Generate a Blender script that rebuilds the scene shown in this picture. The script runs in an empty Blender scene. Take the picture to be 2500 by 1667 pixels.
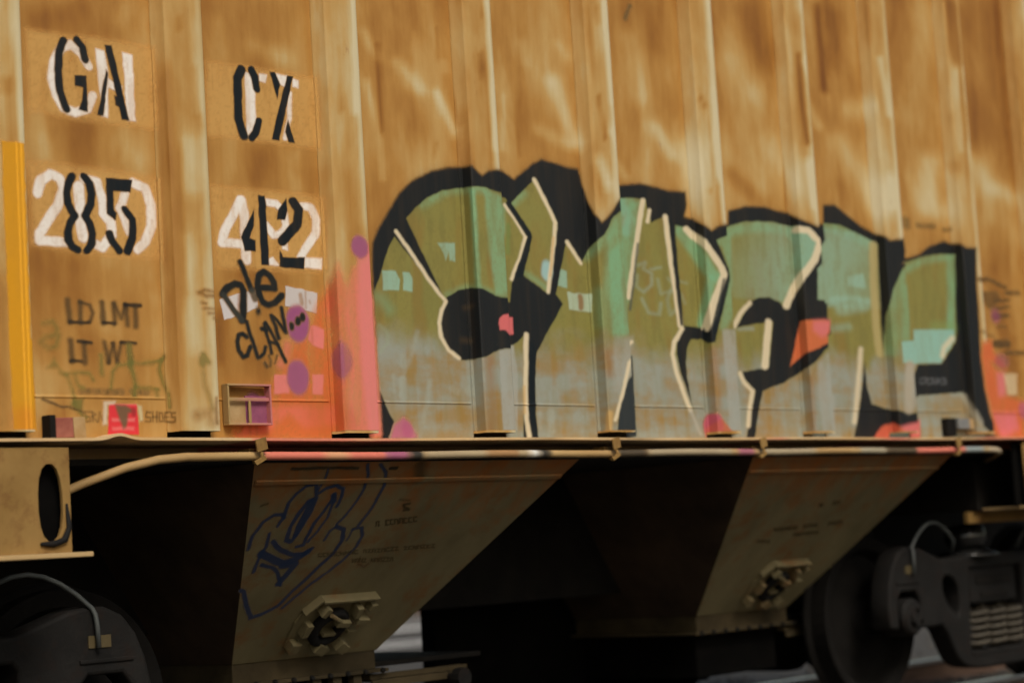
import bpy, bmesh, math, random
import numpy as np
from mathutils import Matrix, Vector
scene = bpy.context.scene
col = scene.collection
rnd = random.Random(7)
R = math.radians

# ------------------------------------------------------------------ camera
CAM = Vector((-4.068, -5.8926, 1.1277))
YAW, PITCH, ROLL = R(-47.6995), R(5.7694), R(3.4634)
rot = Matrix.Rotation(YAW, 3, 'Z') @ Matrix.Rotation(PITCH, 3, 'X') @ Matrix.Rotation(ROLL, 3, 'Y')
right, fwd, up = rot @ Vector((1, 0, 0)), rot @ Vector((0, 1, 0)), rot @ Vector((0, 0, 1))
cam_data = bpy.data.cameras.new('camera')
cam = bpy.data.objects.new('camera', cam_data)
col.objects.link(cam)
cam.matrix_world = Matrix(((right.x, up.x, -fwd.x, CAM.x), (right.y, up.y, -fwd.y, CAM.y), (right.z, up.z, -fwd.z, CAM.z), (0, 0, 0, 1)))
cam_data.sensor_fit = 'HORIZONTAL'
cam_data.sensor_width = 36
cam_data.lens = 72.886
cam_data.clip_start = 0.1
cam_data.clip_end = 2000
cam_data.dof.use_dof = True
cam_data.dof.focus_distance = (Vector((1.25, 0.03, 2.1)) - CAM).dot(fwd)
cam_data.dof.aperture_fstop = 1.3
scene.camera = cam

# ------------------------------------------------------------------ sky, sun, exposure
world = bpy.data.worlds.new('World')
scene.world = world
world.use_nodes = True
wn = world.node_tree
bg = wn.nodes['Background']
sky = wn.nodes.new('ShaderNodeTexSky')
sky.sky_type = 'NISHITA'
sky.sun_disc = False
SUN_EL, SUN_AZ = R(46), R(198)      # azimuth clockwise from +Y: in front of the car's side
sky.sun_elevation = SUN_EL
sky.sun_rotation = SUN_AZ
sky.air_density = 1.6
sky.dust_density = 5.0
sky.ozone_density = 0.6
wn.links.new(sky.outputs[0], bg.inputs[0])
bg.inputs[1].default_value = 0.07
sun_data = bpy.data.lights.new('sun', 'SUN')
sun_data.energy = 1.5
sun_data.angle = R(20)
sun_data.color = (1.0, 0.95, 0.87)
sun = bpy.data.objects.new('sun', sun_data)
col.objects.link(sun)
sd = Vector((math.sin(SUN_AZ) * math.cos(SUN_EL), math.cos(SUN_AZ) * math.cos(SUN_EL), math.sin(SUN_EL)))
sun.rotation_euler = sd.to_track_quat('Z', 'Y').to_euler()
vs = scene.view_settings
vs.view_transform = 'Standard'
vs.look = 'None'
vs.gamma = 1.0
vs.exposure = 0.30
vs.use_curve_mapping = False
scene.cycles.use_denoising = True
scene.cycles.transparent_max_bounces = 32
scene.cycles.max_bounces = 4
scene.cycles.diffuse_bounces = 3
scene.cycles.glossy_bounces = 2
scene.cycles.adaptive_threshold = 0.03

# ------------------------------------------------------------------ helpers
def lin(c):
    if isinstance(c, str):
        c = (24, 28, 30) if c == 'k' else (208, 206, 204)
    out = []
    for v in c:
        v = v / 255.0
        out.append(v / 12.92 if v <= 0.04045 else ((v + 0.055) / 1.055) ** 2.4)
    return out
GAIN = 1.12      # paint albedo over the tone it shows in this soft light

def tag(o, label=None, cat=None, group=None, kind=None):
    if label: o['label'] = label
    if cat: o['category'] = cat
    if group: o['group'] = group
    if kind: o['kind'] = kind
    return o

def empty(name, loc=(0, 0, 0)):
    o = bpy.data.objects.new(name, None)
    o.empty_display_size = 0.2
    o.location = loc
    col.objects.link(o)
    return o

class MB:
    """collects shapes into one mesh"""
    def __init__(self):
        self.v = []; self.f = []
    def add(self, vs, fs):
        b = len(self.v)
        self.v += [tuple(p) for p in vs]
        self.f += [tuple(b + i for i in f) for f in fs]
    def box(self, x0, x1, y0, y1, z0, z1):
        self.add([(x0, y0, z0), (x1, y0, z0), (x1, y1, z0), (x0, y1, z0), (x0, y0, z1), (x1, y0, z1), (x1, y1, z1), (x0, y1, z1)],
                 [(0, 3, 2, 1), (4, 5, 6, 7), (0, 1, 5, 4), (1, 2, 6, 5), (2, 3, 7, 6), (3, 0, 4, 7)])
    def obox(self, o, a, b, c):
        """box with corner o and edge vectors a b c"""
        o, a, b, c = map(Vector, (o, a, b, c))
        vs = [o, o + a, o + a + b, o + b, o + c, o + a + c, o + a + b + c, o + b + c]
        fs = [(0, 3, 2, 1), (4, 5, 6, 7), (0, 1, 5, 4), (1, 2, 6, 5), (2, 3, 7, 6), (3, 0, 4, 7)]
        if a.cross(b).dot(c) < 0: fs = [f[::-1] for f in fs]
        self.add(vs, fs)
    def tube(self, path, r, n=10, cap=True, closed=False):
        path = [Vector(p) for p in path]
        m = len(path)
        rings = []
        ref = None
        for i, p in enumerate(path):
            if closed: t = path[(i + 1) % m] - path[i - 1]
            else: t = path[min(i + 1, m - 1)] - path[max(i - 1, 0)]
            t.normalize()
            if ref is None:
                ref = t.orthogonal().normalized()
            ref = (ref - t * ref.dot(t)).normalized()
            b = t.cross(ref)
            rr = r[i] if isinstance(r, (list, tuple)) else r
            rings.append([p + (ref * math.cos(2 * math.pi * k / n) + b * math.sin(2 * math.pi * k / n)) * rr for k in range(n)])
        vs = [q for g in rings for q in g]
        fs = []
        for i in range(m if closed else m - 1):
            j = (i + 1) % m
            for k in range(n):
                k2 = (k + 1) % n
                fs.append((i * n + k, i * n + k2, j * n + k2, j * n + k))
        if cap and not closed:
            fs.append(tuple(range(n - 1, -1, -1)))
            fs.append(tuple((m - 1) * n + k for k in range(n)))
        self.add(vs, fs)
    def lathe(self, prof, c, axis='Y', n=32):
        """prof: list of (radius, offset along axis); closed if first == last"""
        c = Vector(c)
        vs = []; fs = []
        for rr, a in prof:
            for k in range(n):
                t = 2 * math.pi * k / n
                if axis == 'Y': vs.append(c + Vector((rr * math.cos(t), a, rr * math.sin(t))))
                elif axis == 'Z': vs.append(c + Vector((rr * math.cos(t), rr * math.sin(t), a)))
                else: vs.append(c + Vector((a, rr * math.cos(t), rr * math.sin(t))))
        for i in range(len(prof) - 1):
            for k in range(n):
                k2 = (k + 1) % n
                fs.append((i * n + k, i * n + k2, (i + 1) * n + k2, (i + 1) * n + k))
        self.add(vs, fs)
    def build(self, name, mat, parent=None, bevel=0, smooth=False, fix=True):
        me = bpy.data.meshes.new(name)
        me.from_pydata(self.v, [], self.f)
        if fix or bevel:
            bm = bmesh.new(); bm.from_mesh(me)
            if fix: bmesh.ops.recalc_face_normals(bm, faces=bm.faces)
            if bevel:
                bmesh.ops.bevel(bm, geom=[e for e in bm.edges if e.is_manifold and e.calc_face_angle(0) > 0.6], offset=bevel, segments=2, profile=0.6, affect='EDGES')
            bm.to_mesh(me); bm.free()
        if smooth:
            for p in me.polygons: p.use_smooth = True
        return link(name, me, mat, parent)

def link(name, me, mat, parent=None):
    o = bpy.data.objects.new(name, me)
    if mat and not me.materials: me.materials.append(mat)
    col.objects.link(o)
    if parent: o.parent = parent
    return o

def plate2d(name, outer, holes, thick, bevel, mat, parent, y):
    """flat casting in the x-z plane with holes, extruded along y (front face at y)"""
    cu = bpy.data.curves.new(name, 'CURVE')
    cu.dimensions = '2D'; cu.fill_mode = 'BOTH'
    cu.extrude = thick / 2 - bevel; cu.bevel_depth = bevel; cu.bevel_resolution = 2; cu.offset = -bevel
    for loop in [outer] + holes:
        sp = cu.splines.new('POLY'); sp.points.add(len(loop) - 1)
        for p, q in zip(sp.points, loop): p.co = (q[0], q[1], 0, 1)
        sp.use_cyclic_u = True
    tmp = bpy.data.objects.new(name, cu); col.objects.link(tmp)
    dg = bpy.context.evaluated_depsgraph_get()
    me = bpy.data.meshes.new_from_object(tmp.evaluated_get(dg))
    bpy.data.objects.remove(tmp); bpy.data.curves.remove(cu)
    me.name = name
    me.transform(Matrix(((1, 0, 0, 0), (0, 0, -1, y + thick / 2), (0, 1, 0, 0), (0, 0, 0, 1))))
    me.materials.clear()
    return link(name, me, mat, parent)

def chaikin(p, n=2):
    for _ in range(n):
        q = []
        for i in range(len(p)):
            a, b = p[i], p[(i + 1) % len(p)]
            q += [(a[0] * .75 + b[0] * .25, a[1] * .75 + b[1] * .25), (a[0] * .25 + b[0] * .75, a[1] * .25 + b[1] * .75)]
        p = q
    return p

# value noise in numpy
_lat = {}
def vnoise(x, z, seed):
    if seed not in _lat: _lat[seed] = np.random.RandomState(seed).rand(256, 256)
    L = _lat[seed]
    xi = np.floor(x).astype(int); zi = np.floor(z).astype(int)
    fx = x - xi; fz = z - zi
    fx = fx * fx * (3 - 2 * fx); fz = fz * fz * (3 - 2 * fz)
    a = L[xi & 255, zi & 255]; b = L[(xi + 1) & 255, zi & 255]; c = L[xi & 255, (zi + 1) & 255]; d = L[(xi + 1) & 255, (zi + 1) & 255]
    return (a * (1 - fx) + b * fx) * (1 - fz) + (c * (1 - fx) + d * fx) * fz
def fbm(x, z, seed=0, octv=4):
    s = 0; a = .5; t = 0
    for i in range(octv):
        s = s + a * vnoise(x * 2 ** i + 17 * i + 300, z * 2 ** i + 31 * i + 300, seed + i); t += a; a *= .55
    return s / t
def sstep(a, b, v):
    t = np.clip((v - a) / (b - a), 0, 1)
    return t * t * (3 - 2 * t)

# ------------------------------------------------------------------ materials
def new_mat(name):
    m = bpy.data.materials.new(name); m.use_nodes = True
    return m, m.node_tree.nodes, m.node_tree.links, m.node_tree.nodes['Principled BSDF']
def noise(n, l, vec, scale, detail=5, rough=.6, dist=0.0):
    t = n.new('ShaderNodeTexNoise'); t.inputs['Scale'].default_value = scale; t.inputs['Detail'].default_value = detail
    t.inputs['Roughness'].default_value = rough; t.inputs['Distortion'].default_value = dist
    if vec is not None: l.new(vec, t.inputs['Vector'])
    return t.outputs['Fac']
def mapping(n, l, vec, scale, rotd=(0, 0, 0)):
    m = n.new('ShaderNodeMapping'); m.inputs['Scale'].default_value = scale; m.inputs['Rotation'].default_value = [R(a) for a in rotd]
    l.new(vec, m.inputs['Vector']); return m.outputs[0]
def math_(n, l, op, a, b=None, c=None, clamp=False):
    m = n.new('ShaderNodeMath'); m.operation = op; m.use_clamp = clamp
    for i, v in enumerate((a, b, c)):
        if v is None: continue
        if isinstance(v, (int, float)): m.inputs[i].default_value = v
        else: l.new(v, m.inputs[i])
    return m.outputs[0]
def ramp(n, l, fac, stops):
    r = n.new('ShaderNodeValToRGB')
    while len(r.color_ramp.elements) < len(stops): r.color_ramp.elements.new(.5)
    for e, (p, c) in zip(r.color_ramp.elements, stops):
        e.position = p; e.color = (c[0], c[1], c[2], 1)
    l.new(fac, r.inputs[0]); return r.outputs[0]
def mixc(n, l, fac, a, b, mode='MIX'):
    m = n.new('ShaderNodeMix'); m.data_type = 'RGBA'; m.blend_type = mode
    for s, v in ((m.inputs[0], fac), (m.inputs[6], a), (m.inputs[7], b)):
        if isinstance(v, (int, float)): s.default_value = v
        elif isinstance(v, (tuple, list)): s.default_value = (v[0], v[1], v[2], 1)
        else: l.new(v, s)
    return m.outputs[2]
def bump(n, l, h, strength, dist=.01):
    b = n.new('ShaderNodeBump'); b.inputs['Strength'].default_value = strength; b.inputs['Distance'].default_value = dist
    l.new(h, b.inputs['Height']); return b.outputs[0]
def geo_pos(n):
    return n.new('ShaderNodeNewGeometry').outputs['Position']
def G(c, k=1.0):
    return [v * GAIN * k for v in lin(c)]

def steel_paint(name, lift):
    """weathered ochre paint: stain attribute + streaks"""
    m, n, l, p = new_mat(name)
    pos = geo_pos(n)
    at = n.new('ShaderNodeAttribute'); at.attribute_name = 'stain_and_light'
    streak = noise(n, l, mapping(n, l, pos, (7, 7, .4), (0, 3, 0)), 1.3, 4, .55, .2)
    fine = noise(n, l, mapping(n, l, pos, (30, 30, 1.4)), 1.0, 3, .5)
    blot = noise(n, l, mapping(n, l, pos, (2.6, 2.6, 1.2), (0, -20, 0)), 1.1, 4, .55, .25)
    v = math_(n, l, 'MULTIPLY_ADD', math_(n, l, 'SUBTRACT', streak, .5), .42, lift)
    v = math_(n, l, 'ADD', v, math_(n, l, 'MULTIPLY', math_(n, l, 'SUBTRACT', fine, .5), .09))
    v = math_(n, l, 'ADD', v, math_(n, l, 'MULTIPLY', math_(n, l, 'SUBTRACT', blot, .5), 1.0))
    mott = noise(n, l, mapping(n, l, pos, (12, 12, 4.5), (0, -8, 0)), 1.0, 4, .6, .2)
    v = math_(n, l, 'ADD', v, math_(n, l, 'MULTIPLY', math_(n, l, 'SUBTRACT', mott, .5), .30))
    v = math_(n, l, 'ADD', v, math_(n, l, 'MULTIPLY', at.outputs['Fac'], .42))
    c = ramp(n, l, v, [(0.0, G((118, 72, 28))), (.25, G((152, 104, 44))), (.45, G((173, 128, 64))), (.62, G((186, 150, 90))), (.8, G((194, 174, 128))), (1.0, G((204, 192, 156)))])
    grain = noise(n, l, pos, 190, 3, .7)
    c = mixc(n, l, math_(n, l, 'MULTIPLY', grain, .16), c, G((96, 62, 30)))
    rustn = noise(n, l, mapping(n, l, pos, (16, 16, 5)), 1.0, 5, .7, .4)
    rf = math_(n, l, 'MULTIPLY', math_(n, l, 'SUBTRACT', rustn, .66, clamp=True), 3.2, clamp=True)
    c = mixc(n, l, rf, c, G((128, 66, 24)))
    l.new(c, p.inputs['Base Color'])
    p.inputs['Roughness'].default_value = .62
    p.inputs['Specular IOR Level'].default_value = .28
    l.new(bump(n, l, math_(n, l, 'ADD', grain, fine), .12, .004), p.inputs['Normal'])
    return m
M = {}
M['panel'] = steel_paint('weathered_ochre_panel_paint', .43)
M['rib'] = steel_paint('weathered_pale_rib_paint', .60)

def decal_mat():
    m, n, l, p = new_mat('sprayed_and_stencilled_paint')
    at = n.new('ShaderNodeAttribute'); at.attribute_name = 'paint'
    pos = geo_pos(n)
    streak = noise(n, l, mapping(n, l, pos, (22, 22, 1.6)), 1.0, 5, .6, .2)
    grain = noise(n, l, pos, 160, 3, .7)
    c = mixc(n, l, math_(n, l, 'MULTIPLY', math_(n, l, 'SUBTRACT', streak,   .45, clamp=True), .16), at.outputs['Color'], G((150, 118, 70)))
    l.new(c, p.inputs['Base Color'])
    a = math_(n, l, 'MULTIPLY', at.outputs['Alpha'], math_(n, l, 'MULTIPLY_ADD', math_(n, l, 'SUBTRACT', grain, .62, clamp=True), -1.6, 1.0), clamp=True)
    l.new(a, p.inputs['Alpha'])
    p.inputs['Roughness'].default_value = .58
    p.inputs['Specular IOR Level'].default_value = .25
    l.new(bump(n, l, grain, .08, .003), p.inputs['Normal'])
    return m
M['decal'] = decal_mat()

def simple(name, c0, c1, scale, rough=.7, bmp=.2, stretch=(1, 1, 1), spec=.3, metal=0.0, c2=None):
    m, n, l, p = new_mat(name)
    pos = geo_pos(n)
    f = noise(n, l, mapping(n, l, pos, stretch), scale, 6, .62, .2)
    c = ramp(n, l, f, [(.32, c0), (.66, c1)])
    if c2:
        f2 = noise(n, l, pos, scale * 2.7, 5, .7)
        c = mixc(n, l, math_(n, l, 'MULTIPLY', math_(n, l, 'SUBTRACT', f2, .52, clamp=True), 4.0, clamp=True), c, c2)
    l.new(c, p.inputs['Base Color'])
    p.inputs['Roughness'].default_value = rough
    p.inputs['Specular IOR Level'].default_value = spec
    p.inputs['Metallic'].default_value = metal
    if bmp: l.new(bump(n, l, noise(n, l, pos, scale * 9, 4, .6), bmp, .006), p.inputs['Normal'])
    return m
M['under'] = simple('dusty_ochre_underframe_paint', G((122, 94, 50)), G((146, 116, 68)), 3.0, .75, .15, (1, 1, 1), .2, 0, G((96, 58, 28)))
M['hopper'] = simple('stained_hopper_paint', G((100, 92, 66)), G((124, 114, 84)), 2.0, .7, .15, (1.4, 1, .6), .2, 0, G((118, 74, 32)))
def hopper_mat():
    m = M['hopper']; n, l = m.node_tree.nodes, m.node_tree.links
    p = n['Principled BSDF']; src = p.inputs['Base Color'].links[0].from_socket
    pos = geo_pos(n); sep = n.new('ShaderNodeSeparateXYZ'); l.new(pos, sep.inputs[0])
    nz = noise(n, l, mapping(n, l, pos, (5, 5, 1.2)), 1.4, 5, .65, .4)
    f = math_(n, l, 'ADD', math_(n, l, 'MULTIPLY', math_(n, l, 'SUBTRACT', sep.outputs['Z'], 1.28), 3.4), math_(n, l, 'MULTIPLY', math_(n, l, 'SUBTRACT', nz, .5), 2.6))
    f = math_(n, l, 'MULTIPLY', f, .85, clamp=True)
    l.new(mixc(n, l, f, src, G((142, 84, 34))), p.inputs['Base Color'])
hopper_mat()
M['russet'] = simple('dark_brown_slope_steel', (.028, .017, .010), (.066, .040, .022), 3, .85, .2)  # darker and browner than the near hopper sheet
M['grimy'] = simple('grimy_outlet_steel', G((52, 45, 31)), G((74, 64, 45)), 5, .8, .2, (1, 1, 1), .15)
M['shade_black'] = simple('shade_black_fill', (.002, .002, .002), (.005, .0045, .004), 5, .95, .1, (1, 1, 1), .05)  # near-black colour that stands in for shade under the car
M['plate'] = simple('dull_tan_plate', G((150, 118, 74)), G((174, 146, 104)), 12, .7, .1)
M['redplate'] = simple('faded_red_reflector', G((120, 54, 46)), G((150, 92, 76)), 16, .6, .1)
M['greyplate'] = simple('grey_painted_plate', G((104, 106, 108)), G((132, 130, 124)), 12, .6, .1)
M['purple'] = simple('purple_oversprayed_steel', G((124, 66, 92)), G((150, 84, 110)), 20, .6, .1)
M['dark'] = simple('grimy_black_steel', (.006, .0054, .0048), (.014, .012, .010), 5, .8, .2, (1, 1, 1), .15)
M['cast'] = simple('dirty_cast_steel', (.006, .0057, .0053), (.013, .012, .011), 6, .75, .5, (1, 1, 1), .2, 0, (.016, .009, .006))
M['wheel'] = simple('dark_wheel_steel', (.005, .0045, .004), (.010, .009, .008), 6, .85, .2, (1, 1, 1), .12)
M['spring'] = simple('dusty_spring_steel', (.045, .038, .028), (.075, .064, .046), 8, .6, .2)
M['gloss'] = simple('oily_black_casting', (.012, .012, .012), (.02, .02, .02), 9, .16, .02, (1, 1, 1), .8)
M['railtop'] = simple('polished_rail_steel', (.80, .80, .80), (.90, .90, .90), 12, .16, .0, (1, 1, 1), .5, 1.0)
M['rail'] = simple('rusty_rail_steel', (.06, .034, .022), (.11, .065, .042), 8, .8, .2)
M['glint'] = simple('white_rail_glint', (.62, .62, .61), (.80, .80, .79), 6, .6, .1)
M['tie'] = simple('weathered_tie_wood', (.045, .036, .028), (.10, .082, .062), 5, .9, .4, (.6, 6, 6))
M['stone'] = simple('ballast_stone', (.04, .037, .033), (.09, .083, .074), 14, .9, .5)
def ground_mat():
    m, n, l, p = new_mat('gravel_ground')
    pos = geo_pos(n)
    vo = n.new('ShaderNodeTexVoronoi'); vo.inputs['Scale'].default_value = 16; l.new(pos, vo.inputs['Vector'])
    big = noise(n, l, pos, .35, 5)
    c = ramp(n, l, math_(n, l, 'ADD', math_(n, l, 'MULTIPLY', vo.outputs['Color'], .4), math_(n, l, 'MULTIPLY', big, .6)), [(.25, (.022, .020, .017)), (.75, (.075, .066, .055))])
    sep = n.new('ShaderNodeSeparateXYZ'); l.new(pos, sep.inputs[0])
    far = math_(n, l, 'MULTIPLY', math_(n, l, 'SUBTRACT', sep.outputs['Y'], 18.3), .35, clamp=True)     # pale gravel of the yard beyond the oily roadbed
    c = mixc(n, l, far, c, ramp(n, l, big, [(.3, (.12, .112, .10)), (.7, (.22, .205, .185))]))
    l.new(c, p.inputs['Base Color']); p.inputs['Roughness'].default_value = .95
    l.new(bump(n, l, vo.outputs['Distance'], .7, .03), p.inputs['Normal'])
    return m
M['ground'] = ground_mat()

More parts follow.
